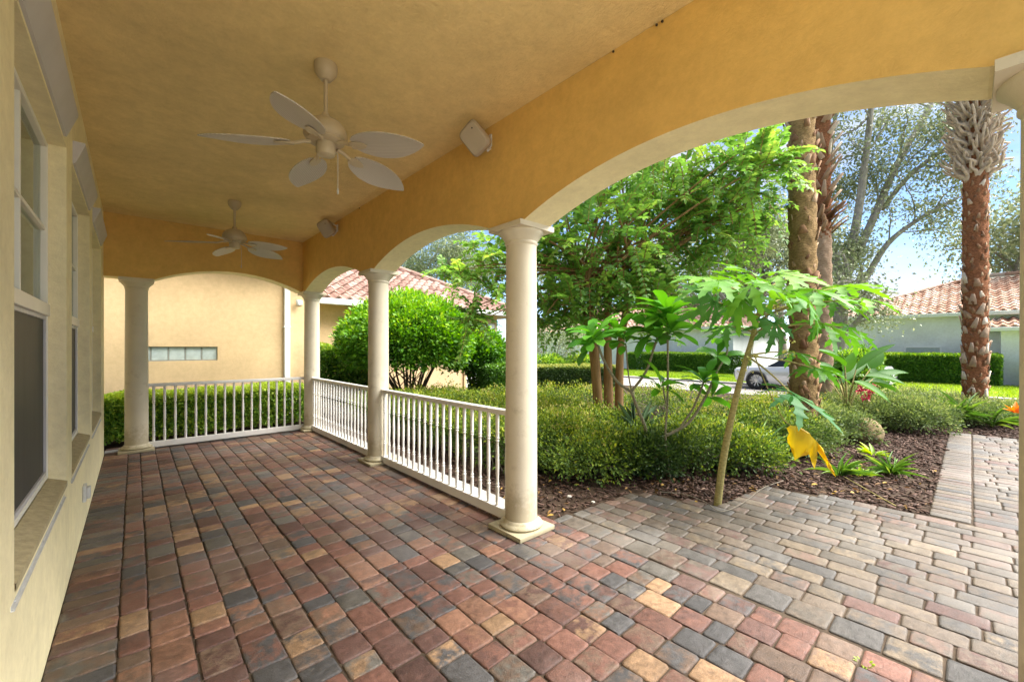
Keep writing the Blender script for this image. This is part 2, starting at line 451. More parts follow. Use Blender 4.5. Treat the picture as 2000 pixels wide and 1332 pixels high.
M['myrtle'] = leaf_mat('crape_leaf', G((0, (.075, .175, .038)), (.5, (.16, .33, .062)), (.85, (.29, .46, .09)), (1, (.40, .52, .10))), .5)
M['oak'] = leaf_mat('oak_leaf', G((0, (.11, .14, .075)), (.6, (.20, .24, .12)), (1, (.34, .36, .20))), .25)
M['oak_far'] = leaf_mat('far_tree_leaf', G((0, (.10, .14, .070)), (.6, (.18, .235, .11)), (1, (.30, .33, .18))), .25)
M['plumeria'] = leaf_mat('plumeria_leaf', G((0, (.040, .145, .020)), (.6, (.085, .27, .028)), (1, (.17, .40, .045))), .32, .35)
M['papaya'] = leaf_mat('papaya_leaf', G((0, (.040, .140, .040)), (.5, (.085, .235, .030)), (1, (.175, .35, .036))), .32, .55, .25)
M['yellow'] = leaf_mat('yellow_leaf', G((0, (.42, .22, .010)), (.30, (.62, .42, .012)), (1, (.70, .54, .03))), .3)
M['banana'] = leaf_mat('broad_leaf', G((0, (.03, .11, .012)), (1, (.10, .27, .03))), .3, .55)
M['strap'] = leaf_mat('strap_leaf', G((0, (.035, .095, .018)), (.6, (.10, .22, .03)), (1, (.26, .38, .06))), .25)
M['lime'] = leaf_mat('lime_leaf', G((0, (.14, .25, .02)), (1, (.34, .46, .04))), .3)
M['agave'] = leaf_mat('sword_leaf', G((0, (.03, .065, .035)), (1, (.10, .16, .075))), .12)
M['flower'] = leaf_mat('red_flower', G((0, (.55, .02, .06)), (1, (.75, .12, .20))), .25)
M['flower_y'] = leaf_mat('papaya_flower', G((0, (.42, .42, .08)), (1, (.62, .58, .20))), .25)
M['orange'] = leaf_mat('orange_bract', G((0, (.60, .14, .01)), (1, (.78, .30, .03))), .25)
M['frond'] = leaf_mat('palm_frond', G((0, (.03, .075, .018)), (1, (.08, .16, .03))), .2)
M['grass'] = leaf_mat('grass_blade', G((0, (.17, .29, .025)), (.6, (.30, .44, .04)), (1, (.44, .54, .08))), .3)
M['dead'] = leaf_mat('dead_leaf', G((0, (.09, .045, .02)), (.6, (.22, .12, .04)), (1, (.42, .27, .05))), .15, .7)
M['twig'] = bark_mat('twig_bark', (.10, .085, .065), (.26, .23, .18))
M['bark'] = bark_mat('shrub_bark', (.055, .038, .026), (.16, .12, .085))
M['bark_myrtle'] = bark_mat('crape_bark', (.16, .085, .035), (.36, .22, .105), 7, (1, 1, .2), .3, (.44, .33, .2))
M['bark_oak'] = bark_mat('oak_bark', (.14, .125, .105), (.34, .315, .275), 12, (1, 1, .35), .6)
M['bark_plum'] = bark_mat('plumeria_bark', (.12, .105, .07), (.27, .245, .165), 30, (1, 1, 1.5), .3)
M['bark_papaya'] = bark_mat('papaya_stem', (.16, .135, .045), (.36, .31, .13), 26, (1, 1, 3), .4)
M['bark_palm'] = bark_mat('palm_fibre', (.12, .075, .032), (.38, .25, .115), 22, (1, 1, 3.0), 1.0, (.50, .38, .20))
M['bark_palm_red'] = bark_mat('palm_fibre_red', (.11, .045, .022), (.35, .15, .072), 24, (1, 1, 1.6), 1.0, (.44, .24, .15))
M['bark_palm_pale'] = bark_mat('palm_pale', (.24, .15, .09), (.44, .31, .21), 14, (1, 1, 3), .7)
M['boot'] = attr_mat('leaf_base', [(0, (.14, .068, .034)), (.6, (.28, .155, .080)), (1, (.46, .32, .20))], .85, .4, 60)
M['boot_pale'] = attr_mat('pale_leaf_base', [(0, (.28, .17, .10)), (.45, (.42, .30, .21)), (1, (.62, .53, .42))], .8, .4, 40)

# ================================================================== THE PORCH
XW, ZC, XB, XBO, YE, YEO, ZS, RISE = -.308, 3.319, 2.20, 2.49, 7.90, 8.18, 2.453, .222
YN = -.50                      # roof stops short here, unseen behind the camera, left open to let light in
XC = 2.345
house = thing('porch_house', 'yellow stucco house with a deep arcaded porch, tall windows along its wall', 'house', (-.308, 3.5, 0))

# wall with three window recesses, in butted slabs
WIN = [(2.23, 3.74), (4.03, 5.54), (5.83, 7.34)]
ZB, ZT, XR = .66, 2.705, -.384
w = MB()
w.box(-.75, XW, YN, 8.02, -.1, ZB); w.box(-.75, XW, YN, 8.02, ZT, 3.7)
ys = [YN]+[y for p in WIN for y in p]+[8.02]
for k in range(0, len(ys), 2): w.box(-.75, XW, ys[k], ys[k+1], ZB, ZT)
w.build('wall', M['wall'], house, smooth=30)
c = MB(); c.box(XW, 2.9, YN, 8.5, ZC, 3.7); c.build('ceiling', M['ceil'], house)

def arch_z(t, a, b):
    h = (b-a)/2; m = (a+b)/2; Rr = (h*h+RISE*RISE)/(2*RISE); return ZS+RISE-Rr+math.sqrt(Rr*Rr-(t-m)**2)
def arcade(name, openings, s0, s1, q0, q1, axis, ztop):
    """a beam from s0 to s1 along the axis, q0..q1 thick, with segmental arches over the openings"""
    pts = [(s0, ZS)]
    for a, b_ in openings:
        pts += [(a+(b_-a)*i/28, arch_z(a+(b_-a)*i/28, a, b_)) for i in range(29)]
    pts.append((s1, ZS)); mb = MB()
    P = lambda s, q, z: (q, s, z) if axis == 'y' else (s, q, z)
    for (sa, za), (sb, zb) in zip(pts[:-1], pts[1:]):
        v = [P(sa, q0, za), P(sb, q0, zb), P(sb, q0, ztop), P(sa, q0, ztop), P(sa, q1, za), P(sb, q1, zb), P(sb, q1, ztop), P(sa, q1, ztop)]
        mb.add(v, [(0, 3, 2, 1)] if axis == 'y' else [(0, 1, 2, 3)]); mb.add(v, [(4, 5, 6, 7), (0, 1, 5, 4)] if axis == 'y' else [(4, 7, 6, 5), (0, 4, 5, 1)], 1)  # soffit gets the paler wall colour, standing in for light bounced off the ground
    v = [P(s, q, z) for s in (s0, s1) for q in (q0, q1) for z in (ZS, ztop)]
    mb.add(v, [(0, 1, 3, 2), (4, 6, 7, 5)])
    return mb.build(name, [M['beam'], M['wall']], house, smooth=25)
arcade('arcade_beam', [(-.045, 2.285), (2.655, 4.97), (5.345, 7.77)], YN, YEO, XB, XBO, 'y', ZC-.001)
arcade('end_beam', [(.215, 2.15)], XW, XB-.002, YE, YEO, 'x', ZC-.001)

# windows, sills and shutter tracks
for k, (a, b_) in enumerate(WIN):
    sl = MB(); sl.add([(XW+.004, a, ZB), (XW+.004, b_, ZB), (XR, b_, ZB+.030), (XR, a, ZB+.030), (XW+.004, a, ZB-.03), (XW+.004, b_, ZB-.03)],
                      [(0, 1, 2, 3), (0, 4, 5, 1)])
    sl.build('sill', M['sill'], house)
    x0, x1 = XR-.05, XR; z0, z1 = ZB+.032, ZT-.002; zm = 1.70; f = .028
    fr = MB(); fr.box(x0, x1, a, a+f, z0, z1); fr.box(x0, x1, b_-f, b_, z0, z1)
    fr.box(x0, x1-.001, a+f, b_-f, z0, z0+f); fr.box(x0, x1-.001, a+f, b_-f, z1-f, z1)
    fr.box(x0, x1+.012, a+f, b_-f, zm-.035, zm+.035)
    wo = fr.build('window', M['frame'], house, bevel=.004)
    mu = MB(); mu.box(x0+.012, x1-.008, a+f, b_-f, 2.175, 2.195)
    ym = (a+b_)/2; mu.box(x0+.012, x1-.009, ym-.011, ym+.011, zm+.035, 2.175); mu.box(x0+.012, x1-.009, ym-.011, ym+.011, 2.195, z1-f)
    mu.build('muntin', M['frame'], wo, bevel=.003)
    pn = MB(); pn.box(x0+.016, x0+.022, a+f, b_-f, zm+.035, z1-f); pn.build('pane', M['glass'], wo)
    sk = MB(); sk.box(x0+.03, x1-.014, a+f+.022, b_-f-.022, z0+f+.022, zm-.035-.02); sk.build('screen', M['screen'], wo)
    sf = MB(); g = f
    for y0, y1, za, zb in ((a+g, a+g+.022, z0+g, zm-.035), (b_-g-.022, b_-g, z0+g, zm-.035), (a+g+.022, b_-g-.022, z0+g, z0+g+.022), (a+g+.022, b_-g-.022, zm-.057, zm-.036)):
        sf.box(x0+.026, x1-.004, y0, y1, za, zb)
    sf.build('screen_frame', M['track'], wo, bevel=.002)
    # vertical blind drawn behind the upper sash
    bl = MB(); n = 14; yy = np.linspace(a+f, b_-f, n+1)
    for i in range(n):
        bl.box(x0-.075-.012*(i % 2), x0-.070-.012*(i % 2), yy[i]+.002, yy[i+1]-.002, zm-.1, z1)
    bl.build('blind', M['blind'], wo)
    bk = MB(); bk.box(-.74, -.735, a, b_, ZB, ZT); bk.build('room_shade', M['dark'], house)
    # sloping header track
    ya, yb = a+.05, b_-.14
    tk = MB(); z = 2.725
    v = []
    for y in (ya, yb): v += [(XW, y, z), (XW+.012, y, z), (XW+.060, y, z+.135), (XW+.060, y, z+.150), (XW, y, z+.150)]
    tk.add(v, [(0, 1, 6, 5), (1, 2, 7, 6), (2, 3, 8, 7), (3, 4, 9, 8), (4, 3, 2, 1, 0), (5, 6, 7, 8, 9)])
    tk.build('shutter_track', M['track'], house, smooth=20)
    lt = MB(); lt.box(XW, XW+.009, a-.06, b_-.12, .588, .592); lt.box(XW, XW+.002, a-.06, b_-.12, .592, .606)
    for y in np.arange(a, b_-.15, .3): lt.lathe([(.004, 0), (.004, .003), (.001, .004)], 8, (XW+.002, y, .599), axis='x')
    lt.build('sill_track', M['metal'], house)
oc = MB(); oc.box(XW, XW+.022, 4.78, 4.90, .235, .365); oc.box(XW+.022, XW+.045, 4.80, 4.88, .255, .345)
oc.build('outlet_cover', M['metal'], house, bevel=.006)

# ------------------------------------------------------------------ columns
def column(loc, label, rb=.130):
    t = thing('porch_column', label, 'column', (0, 0, 0), 'white porch columns')
    s = MB(); n = 40; prof = [(rb+.006, .085)]
    for i in range(13):
        u = i/12; prof.append((rb-.006*u**1.6, .10+(2.31-.10)*u))
    s.lathe(prof, n, cap=False); s.build('shaft', M['column'], t, smooth=40)
    b_ = MB(); b_.lathe([(.150, .034), (.168, .040), (.176, .052), (.170, .066), (.152, .074), (.148, .080), (.142, .090), (rb+.004, .100)], n, cap=False)
    b_.build('base', M['plinth'], t, smooth=50)
    pl = MB(); h = .1935; pl.box(-h, h, -h, h, 0, .036); pl.build('plinth', M['plinth'], t, bevel=.006, smooth=30)
    cp = MB(); cp.lathe([(rb-.006, 2.300), (rb+.004, 2.312), (rb+.004, 2.322), (rb, 2.330), (rb+.012, 2.350), (rb+.034, 2.378), (rb+.052, 2.398), (rb+.052, 2.412)], n, cap=False)
    h = .189; cp.box(-h, h, -h, h, 2.412, ZS)
    cp.build('capital', M['column'], t, smooth=45)
    t.location = loc; return t
column((XC+.004, -.244, 0), 'porch column cut by the right edge of the photo, pale shaft with square cap')
column((XC, 2.471, 0), 'nearest fully seen porch column, chipped square plinth beside the open entry')
column((XC, 5.159, 0), 'porch column between the two side railings, topiary bush behind it')
column((2.365, 7.95, 0), 'corner porch column where side railing and end railing meet')
column((.027, 8.034, 0), 'porch column at far left, standing by the house wall and end railing')

# ------------------------------------------------------------------ railings
bal = MB()
bal.lathe([(.0165, .105), (.0165, .26), (.019, .268), (.012, .282), (.018, .292), (.0125, .304), (.013, .32), (.0165, .44), (.0165, .52), (.0135, .62), (.0115, .655), (.018, .666),
           (.012, .676), (.019, .690), (.015, .700), (.0165, .725), (.0165, .905)], 10, cap=False)
balm = None
def railing(p0, p1, label, n):
    global balm
    P0, P1 = Vector(p0), Vector(p1); L = (P1-P0).length; mid = (P0+P1)/2
    t = thing('porch_railing', label, 'railing', (0, 0, 0), 'white balustrade railings')
    tr = MB(); h = L/2
    sec = [(-.030, .905), (.030, .905), (.033, .925), (.026, .944), (.012, .952), (-.012, .952), (-.026, .944), (-.033, .925)]
    m_ = len(sec); v = [(-h, y, z) for y, z in sec]+[(h, y, z) for y, z in sec]
    tr.add(v, [(i, (i+1) % m_, (i+1) % m_+m_, i+m_) for i in range(m_)]+[tuple(range(m_-1, -1, -1)), tuple(range(m_, 2*m_))])
    tr.build('top_rail', M['white'], t, smooth=30)
    br = MB(); br.box(-h, h, -.026, .026, .022, .106); br.build('bottom_rail', M['white'], t, bevel=.005)
    for i in range(n):
        x = -h+L*(i+.5)/n
        if balm is None:
            o = bal.build('baluster', M['white'], t, smooth=35); balm = o.data
        else:
            o = bpy.data.objects.new('baluster', balm); COL.objects.link(o); o.parent = t
        o.location = (x, 0, 0)
    t.location = (mid.x, mid.y, 0); t.rotation_euler = (0, 0, math.atan2(P1.y-P0.y, P1.x-P0.x)); return t
railing((XC, 2.59, 0), (XC, 5.04, 0), 'side railing in the near bay, next to the open entry column', 20)
railing((XC, 5.28, 0), (XC, 7.84, 0), 'side railing in the farther bay, running into the corner column', 21)
railing((.15, 8.034, 0), (2.25, 8.034, 0), 'end railing across the far porch arch in front of the peach wall', 17)

# ------------------------------------------------------------------ ceiling fans
m, nt, b = new_mat('fan_blade')
tc = nd(nt, 'ShaderNodeTexCoord'); wv = nd(nt, 'ShaderNodeTexWave', wave_type='BANDS', bands_direction='Y'); wv.inputs['Scale'].default_value = 26; wv.inputs['Distortion'].default_value = 1.2
nt.links.new(tc.outputs['Object'], wv.inputs['Vector'])
r = ramp(nt, wv.outputs[0], [(.2, (.41, .37, .32)), (.8, (.50, .46, .40))]); nt.links.new(r.outputs[0], b.inputs['Base Color']); b.inputs['Roughness'].default_value = .5
bump(nt, b, wv.outputs[0], .3, .004); M['blade'] = m
def fan_blade():
    mb = MB(); n = 18; v = []
    for s in (0, 1):
        for i in range(n+1):
            t = i/n; x = .205+.485*t; wd = .120*math.sin(math.pi*min(1, .10+.90*t**.92))**.72 if t < 1 else .006
            if t == 0: wd = .045
            for y in (-wd, -wd*.5, 0, wd*.5, wd):
                z = -.030*t*t-.010*(abs(y)/.1)**2-s*.006
                v.append((x, y, z))
    f = []; k = 5; o = (n+1)*k
    for i in range(n):
        for j in range(k-1):
            a = i*k+j; f.append((a, a+k, a+k+1, a+1)); f.append((o+a, o+a+1, o+a+k+1, o+a+k))
        a = i*k; f.append((a, o+a, o+a+k, a+k)); a = i*k+k-1; f.append((a, a+k, o+a+k, o+a))
    a = n*k; f.append((a, o+a, o+a+4, a+4)); f.append((0, 4, o+4, o))
    return mb.add(v, f)
bm1 = MB(); bm1.tube([(.085, 0, .012), (.13, 0, .010), (.17, 0, -.004), (.205, 0, -.010)], [.014, .011, .011, .013], 8)
v = []
for i in range(9):
    t = i/8; x = .185+.115*t; wd = .034*math.sin(math.pi*min(1, .2+.8*t))**.6
    v += [(x, -wd, -.017-.004*t), (x, wd, -.017-.004*t), (x, -wd, -.009-.004*t), (x, wd, -.009-.004*t)]
f = []
for i in range(8):
    a = 4*i; f += [(a, a+1, a+5, a+4), (a+2, a+6, a+7, a+3), (a, a+4, a+6, a+2), (a+1, a+3, a+7, a+5)]
f += [(0, 2, 3, 1), (32, 33, 35, 34)]
bm1.add(v, f)
def make_fan(loc, phase, label):
    t = thing('ceiling_fan', label, 'ceiling fan', (0, 0, 0), 'ceiling fans under the porch roof')
    c = MB(); c.lathe([(.070, 0), (.072, -.02), (.068, -.055), (.050, -.082), (.036, -.098), (.030, -.104)], 28, cap=True); c.build('canopy', M['fan'], t, smooth=40)
    d = MB(); d.lathe([(.013, -.09), (.013, -.335)], 14); d.build('downrod', M['fan'], t, smooth=40)
    mo = MB(); mo.lathe([(.020, -.318), (.026, -.330), (.030, -.350), (.062, -.360), (.096, -.380), (.120, -.410), (.132, -.445), (.134, -.470), (.128, -.482), (.112, -.494), (.114, -.502), (.094, -.512), (.07, -.515)], 36); mo_ = mo.build('motor_housing', M['fan'], t, smooth=35)
    sl = MB()
    for k in range(10):
        a = k*math.pi/5; sl.box(.1135, .1195, -.018, .018, -.488, -.481)
        for i in range(len(sl.v)-8, len(sl.v)):
            x, y, z = sl.v[i]; sl.v[i] = (x*math.cos(a)-y*math.sin(a), x*math.sin(a)+y*math.cos(a), z)
    absorb(mo_, [sl.build('vent_slot', M['dark'], t)])
    s = MB(); s.lathe([(.058, -.512), (.060, -.520), (.060, -.575), (.052, -.590), (.030, -.598), (.012, -.602)], 28); s.build('switch_housing', M['fan'], t, smooth=40)
    ch = MB(); ch.tube([(.052, -.02, -.56), (.066, -.025, -.57), (.068, -.026, -.60), (.068, -.026, -.80)], .0022, 6); ch.lathe([(.002, -.835), (.006, -.825), (.005, -.80), (.002, -.795)], 8, (.068, -.026, 0)); ch.build('pull_chain', M['metal'], t, smooth=40)
    for k in range(5):
        o = fan_blade().build('blade', M['blade'], t, smooth=40)
        o.rotation_euler = Matrix.Rotation(R(phase+72*k), 3, 'Z').to_4x4().to_euler() if 0 else (R(-13), R(3.2), R(phase+72*k))
        o.rotation_mode = 'XYZ'; o.location = (0, 0, -.525)
        br = MB(); br.v = list(bm1.v); br.f = list(bm1.f); br.mi = list(bm1.mi)
        q = br.build('blade_bracket', M['fan'], o, smooth=40)
    t.location = loc; return t
make_fan((.925, 2.825, ZC), 17.5, 'nearer five blade white ceiling fan hanging from the yellow porch ceiling')
make_fan((.940, 6.25, ZC), 27, 'farther five blade white ceiling fan, small, hanging near the end arch')

# ------------------------------------------------------------------ loudspeakers
def speaker(loc, label, yaw, tilt, roll):
    t = thing('wall_speaker', label, 'speaker', loc, 'outdoor loudspeakers on the arcade beam')
    rot = Matrix.Rotation(R(yaw), 4, 'Z') @ Matrix.Rotation(R(tilt), 4, 'Y') @ Matrix.Rotation(R(roll), 4, 'X')
    mb = MB()   # local: +x is where the front faces; back narrower than the front
    ring = lambda x, hy, hz, r, n=5: [(x, sy*(hy-r)+r*math.cos(a), sz*(hz-r)+r*math.sin(a)) for sy, sz, a0 in ((1, 1, 0), (-1, 1, 90), (-1, -1, 180), (1, -1, 270)) for a in [R(a0+90*i/(n-1)) for i in range(n)]]
    rings = [ring(-.105, .040, .062, .02), ring(-.090, .058, .084, .03), ring(.020, .090, .112, .042), ring(.056, .096, .118, .044), ring(.074, .088, .110, .040)]
    k = len(rings[0]); v = [p for r_ in rings for p in r_]; f = []
    for i in range(len(rings)-1):
        f += [(i*k+j, i*k+(j+1) % k, (i+1)*k+(j+1) % k, (i+1)*k+j) for j in range(k)]
    f += [tuple(range(k-1, -1, -1))]
    tr = lambda p: tuple(rot @ Vector(p)+Vector(loc))
    mb.add([tr(p) for p in v], f); mb.build('cabinet', M['speaker'], t, smooth=35)
    g = MB(); rr = ring(.073, .087, .109, .039); r2 = ring(.081, .076, .098, .034)
    g.add([tr(p) for p in rr+r2], [(j, (j+1) % k, (j+1) % k+k, j+k) for j in range(k)]+[tuple(range(k, 2*k))]); g.build('grille', M['speaker'], t, smooth=25)
    L_ = MB(); L_.lathe([(.006, .0805), (.006, .083)], 10, axis='x')
    L_.v = [tr((x, y+.045, z+.06)) for x, y, z in L_.v]; L_.build('badge', M['dark'], t)
    br = MB(); base = Vector((XB-.004, loc[1]+.02, loc[2]+.03))
    a0 = rot @ Vector((-.02, 0, .118))+Vector(loc); a1 = rot @ Vector((-.02, 0, -.118))+Vector(loc)
    back = rot @ Vector((-.115, 0, .10))+Vector(loc); back2 = rot @ Vector((-.115, 0, -.10))+Vector(loc)
    br.tube([a0, a0+(back-a0)*.5+Vector((0, 0, .004)), back, base+Vector((0, 0, .03))], .010, 8)
    br.tube([a1, back2, base-Vector((0, 0, .03))], .010, 8); br.box(XB-.012, XB, base.y-.03, base.y+.03, base.z-.05, base.z+.05)
    br.build('bracket', M['white'], t, smooth=40)
speaker((2.055, 2.68, 3.165), 'nearer white loudspeaker tilted down from the arcade beam', 205, 25, 32)
speaker((2.055, 6.20, 3.185), 'farther white loudspeaker tilted down from the arcade beam', 225, 22, 25)

# small mud nests along the ceiling joint
for x, y in ((1196, 99), (1281, 47), (1290, 38), (704, 407)):
    d = (CAM_H-(ZC-.012))*CAM_F/(y-CAM_Y0)
    r_ = (x-1000)/CAM_F*d; Y = -r_*sY+d*cY
    q = MB(); q.lathe([(.002, -.008), (.006, -.005), (.008, 0), (.006, .004), (.002, .006)], 9, (XB-.008, Y, ZC-.014))
    o = q.build('mud_nest', M['soil'], smooth=60); props(o, 'tiny dark mud nest stuck where ceiling meets the arcade beam', 'insect nest', 'mud nests along the ceiling joint')

# ------------------------------------------------------------------ paving
PAL_IN = [((136, 82, 62), 24), ((112, 70, 58), 18), ((88, 82, 82), 19), ((126, 94, 72), 18), ((110, 100, 90), 8), ((178, 130, 82), 7), ((158, 102, 70), 8)]
PAL_OUT = [((148, 126, 102), 26), ((132, 118, 100), 26), ((158, 120, 98), 12), ((116, 110, 104), 22), ((166, 142, 108), 10), ((142, 98, 84), 4)]
def pick(pal):
    w_ = np.array([q for _, q in pal], float); c_ = pal[rng.choice(len(pal), p=w_/w_.sum())][0]
    q = np.array(lin(*c_))*rng.uniform(.82, 1.15); return (q*.74+q.mean()*.26)*(np.array([.68, .72, .72]) if pal is PAL_IN else .41)
class Pavers:
    def __init__(s): s.v = []; s.f = []; s.ca = []; s.cb = []; s.ew = []
    def add(s, x0, x1, y0, y1, pal, z=0., ang=0.):
        g = .0030; j = lambda: rng.uniform(-.0036, .0036)
        x0 += g; x1 -= g; y0 += g*1.25; y1 -= g*1.25
        if x1-x0 < .02 or y1-y0 < .02: return
        cx, cy = (x0+x1)/2, (y0+y1)/2; hx, hy = (x1-x0)/2, (y1-y0)/2; c_ = min(.010, hx*.4, hy*.4)
        dz = rng.uniform(-.002, .002); tx, ty = rng.uniform(-.008, .008, 2)
        ring = [(-hx+c_, -hy), (hx-c_, -hy), (hx, -hy+c_), (hx, hy-c_), (hx-c_, hy), (-hx+c_, hy), (-hx, hy-c_), (-hx, -hy+c_)]
        ring = [(a+j(), b_+j()) for a, b_ in ring]
        ca, sa = math.cos(ang), math.sin(ang); base = len(s.v)
        for sc_, zz in ((1., -.035), (1., -.008), (None, -.002), (-1, 0.)):
            for a, b_ in ring:
                if sc_ is None: a2, b2 = a*(1-.003/hx), b_*(1-.003/hy)
                elif sc_ < 0: a2, b2 = a*(1-.012/hx), b_*(1-.012/hy)
                else: a2, b2 = a, b_
                s.v.append((cx+a2*ca-b2*sa, cy+a2*sa+b2*ca, z+zz+dz+a2*tx+b2*ty))
        for k in range(3):
            for i in range(8):
                a, b_ = base+k*8+i, base+k*8+(i+1) % 8; s.f.append((a, b_, b_+8, a+8))
        s.f.append(tuple(base+24+i for i in range(8)))
        A, B = pick(pal), pick(pal)
        if rng.random() < .30: B = A*rng.uniform(.65, 1.25)
        s.ca += [A]*32; s.cb += [B]*32; s.ew += [1.]*24+[0.]*8
    def build(s, name, mats, sheets):
        nb = len(s.v)
        for p in sheets:
            b_ = len(s.v); s.v += list(p); s.f.append(tuple(range(b_, b_+len(p))))
            s.ca += [np.zeros(3)]*len(p); s.cb += [np.zeros(3)]*len(p); s.ew += [0.]*len(p)
        me = bpy.data.meshes.new(name); me.from_pydata(s.v, [], s.f)
        me.polygons.foreach_set('material_index', [0]*(len(s.f)-len(sheets))+[1]*len(sheets))
        for nm, arr in (('ca', s.ca), ('cb', s.cb)):
            at_ = me.attributes.new(nm, 'FLOAT_COLOR', 'POINT'); q = np.ones((len(s.v), 4), np.float32); q[:, :3] = np.array(arr); at_.data.foreach_set('color', q.ravel())
        at_ = me.attributes.new('ew', 'FLOAT', 'POINT'); at_.data.foreach_set('value', np.array(s.ew, np.float32))
        me.shade_smooth(); me.set_sharp_from_angle(angle=R(50)); me.update()
        o = link(name, me, mats); o['kind'] = 'structure'; return o
def row(pv, x0, x1, y0, y1, lens, pal, wob=None, ok=None):
    y = y0+rng.uniform(0, .12)*0
    while y < y1-.02:
        l = lens[rng.integers(len(lens))]*rng.uniform(.98, 1.02); e = min(y+l, y1)
        if y1-e < .05: e = y1
        ym = (y+e)/2; o = wob(ym) if wob else 0
        if ok is None or ok((x0+x1)/2, ym): pv.add(x0+o, x1+o, y, e, pal)
        y = e
pf = Pavers(); Y0, Y1 = -2.6, 8.03
row(pf, -.306, -.062, Y0, Y1+.45, [.118], PAL_IN)
row(pf, -.062, .061, Y0, Y1, [.118, .175, .245], PAL_IN)
for k in range(16):
    x = .061+k*.1628
    ph = rng.random()*6
    row(pf, x, x+.1628, Y0-rng.random()*.15, Y1, [.115, .13, .172, .172, .225], PAL_IN, wob=lambda y, p=ph: .0022*math.sin(y*2.1+p))
pf.build('porch_floor', [M['paver_in'], M['sand']], [[(-.31, -2.7, -.0100), (2.672, -2.7, -.0100), (2.672, 8.5, -.0100), (-.31, 8.5, -.0100)]])

def in_walk(x, y):
    if x < 3.78: return y < 2.42-(x-2.62)*.075
    if x < 4.06: return y < 2.32-(x-3.78)*2.6
    if x < 5.02: return y < 1.60-(x-4.06)*.13
    if x < 5.20: return y < 1.47-(x-5.02)*6.6
    return y < -.012
def walk_end(x):
    y = -2.
    while in_walk(x, y+.005): y += .005
    return y
po = Pavers()
row(po, 2.672, 2.872, -2.6, 2.42, [.20, .21], PAL_OUT, wob=lambda y: .02*math.sin(y*1.4+.4))
x = 2.885
while x < 10.5:
    wd = .142
    row(po, x, x+wd, -2.0+rng.random()*-.2, walk_end(x+wd/2), [.165, .205, .255, .255], PAL_OUT, wob=lambda y, p=x: .004*math.sin(y*2+p*3)); x += wd
y = 5.215
while y < 10.5:     # header course along the bed
    po.add(y, y+.122, -.008, .250, PAL_OUT); y += .124
o = po.build('walkway', [M['paver_out'], M['sand']], [[(2.673, -2.7, -.0106), (10.55, -2.7, -.0106), (10.55, .25, -.0106), (5.2, .25, -.0106), (5.02, 1.46, -.0106), (4.06, 1.58, -.0106), (3.78, 2.32, -.0106), (2.673, 2.42, -.0106)]])

# ================================================================== OUTSIDE GROUND
def sheet(name, pts, z, mat, kind='structure', thick=0):
    mb = MB(); n = len(pts)
    mb.add([(x, y, z) for x, y in pts], [tuple(range(n))])
    o = mb.build(name, mat); o['kind'] = kind; return o
sheet('ground', [(-600, -600), (600, -600), (600, 600), (-600, 600)], -.07, M['ground'])
sheet('garden_bed', [(2.6, -4), (14.4, -4), (14.4, 16), (-6, 16), (-6, 8.1), (2.6, 8.1)], -.028, M['soil'])
sheet('road', [(14.6, -60), (18.2, -60), (18.2, 80), (14.6, 80)], -.040, M['road'])
for x0, x1 in ((14.35, 14.6), (18.2, 18.45)):
    k = MB(); k.box(x0, x1, -60, 80, -.06, .045 if x0 > 15 else .0); o = k.build('kerb', M['kerb'], bevel=.02); o['kind'] = 'structure'
o = MB().box(18.45, 24.4, -60, 80, -.06, .02).build('lawn', M['lawn']); o['kind'] = 'structure'
o = MB().box(2.475, 2.672, 2.67, 8.26, -.03, .010).build('porch_kerb', M['kerb'], bevel=.006); o['kind'] = 'structure'
o = MB().box(-.31, 2.474, 8.09, 8.26, -.03, .010).build('porch_kerb', M['kerb'], bevel=.006); o['kind'] = 'structure'

o = sheet('bounce_sheet', [(-8, -14), (14.3, -14), (14.3, -2.72), (-8, -2.72)], -.034, M['kerb'])  # unseen pale sheet behind the camera, added to bounce light into the porch
n = 52000
P = np.stack([rng.uniform(18.4, 24.3, n), rng.uniform(-6, 17, n), np.full(n, .018)], 1)
A = norm(rng.normal(0, .45, (n, 3))+np.array([0, 0, 1.])); 
leafmesh('grass', P, A, rvec(n), rng.uniform(.05, .10, n), .018, T4, M['grass'], None, np.clip(.5+.35*lump(P, .9, 3)+rng.normal(0, .22, n), 0, 1), 'stuff')

# bark mulch
def in_bed(x, y): return (not in_walk(x, y)) and x > 2.70 and not (x > 5.2 and y < .258)
n = 15000; pts = []
while len(pts) < n:
    if rng.random() < .72: x, y = rng.uniform(4.0, 10.6), rng.uniform(.25, 3.2)
    else: x, y = rng.uniform(2.69, 5.5), rng.uniform(1.4, 6.5)
    if in_bed(x, y): pts.append((x, y))
pts = np.array(pts)
CH = (np.array([(0,-.5,0),(0,.5,0),(0,.1,.22),(1,-.4,0),(1,.45,0),(1,-.05,.20)]), [(0,1,4,3),(1,2,5,4),(2,0,3,5),(0,2,1),(3,4,5)])
P = np.stack([pts[:, 0], pts[:, 1], rng.uniform(-.030, .004, n)+.012*lump(np.c_[pts, np.zeros(n)], 3, 5)], 1)
ang = rng.uniform(0, 6.28, n); A = np.stack([np.cos(ang), np.sin(ang), rng.normal(0, .22, n)], 1)
leafmesh('mulch', P, A, norm(rng.normal(0, .35, (n, 3))+np.array([0, 0, 1.])), rng.uniform(.025, .075, n), rng.uniform(.012, .026, n), CH, M['chip'], None, np.clip(rng.beta(2, 2.6, n), 0, 1), 'stuff')
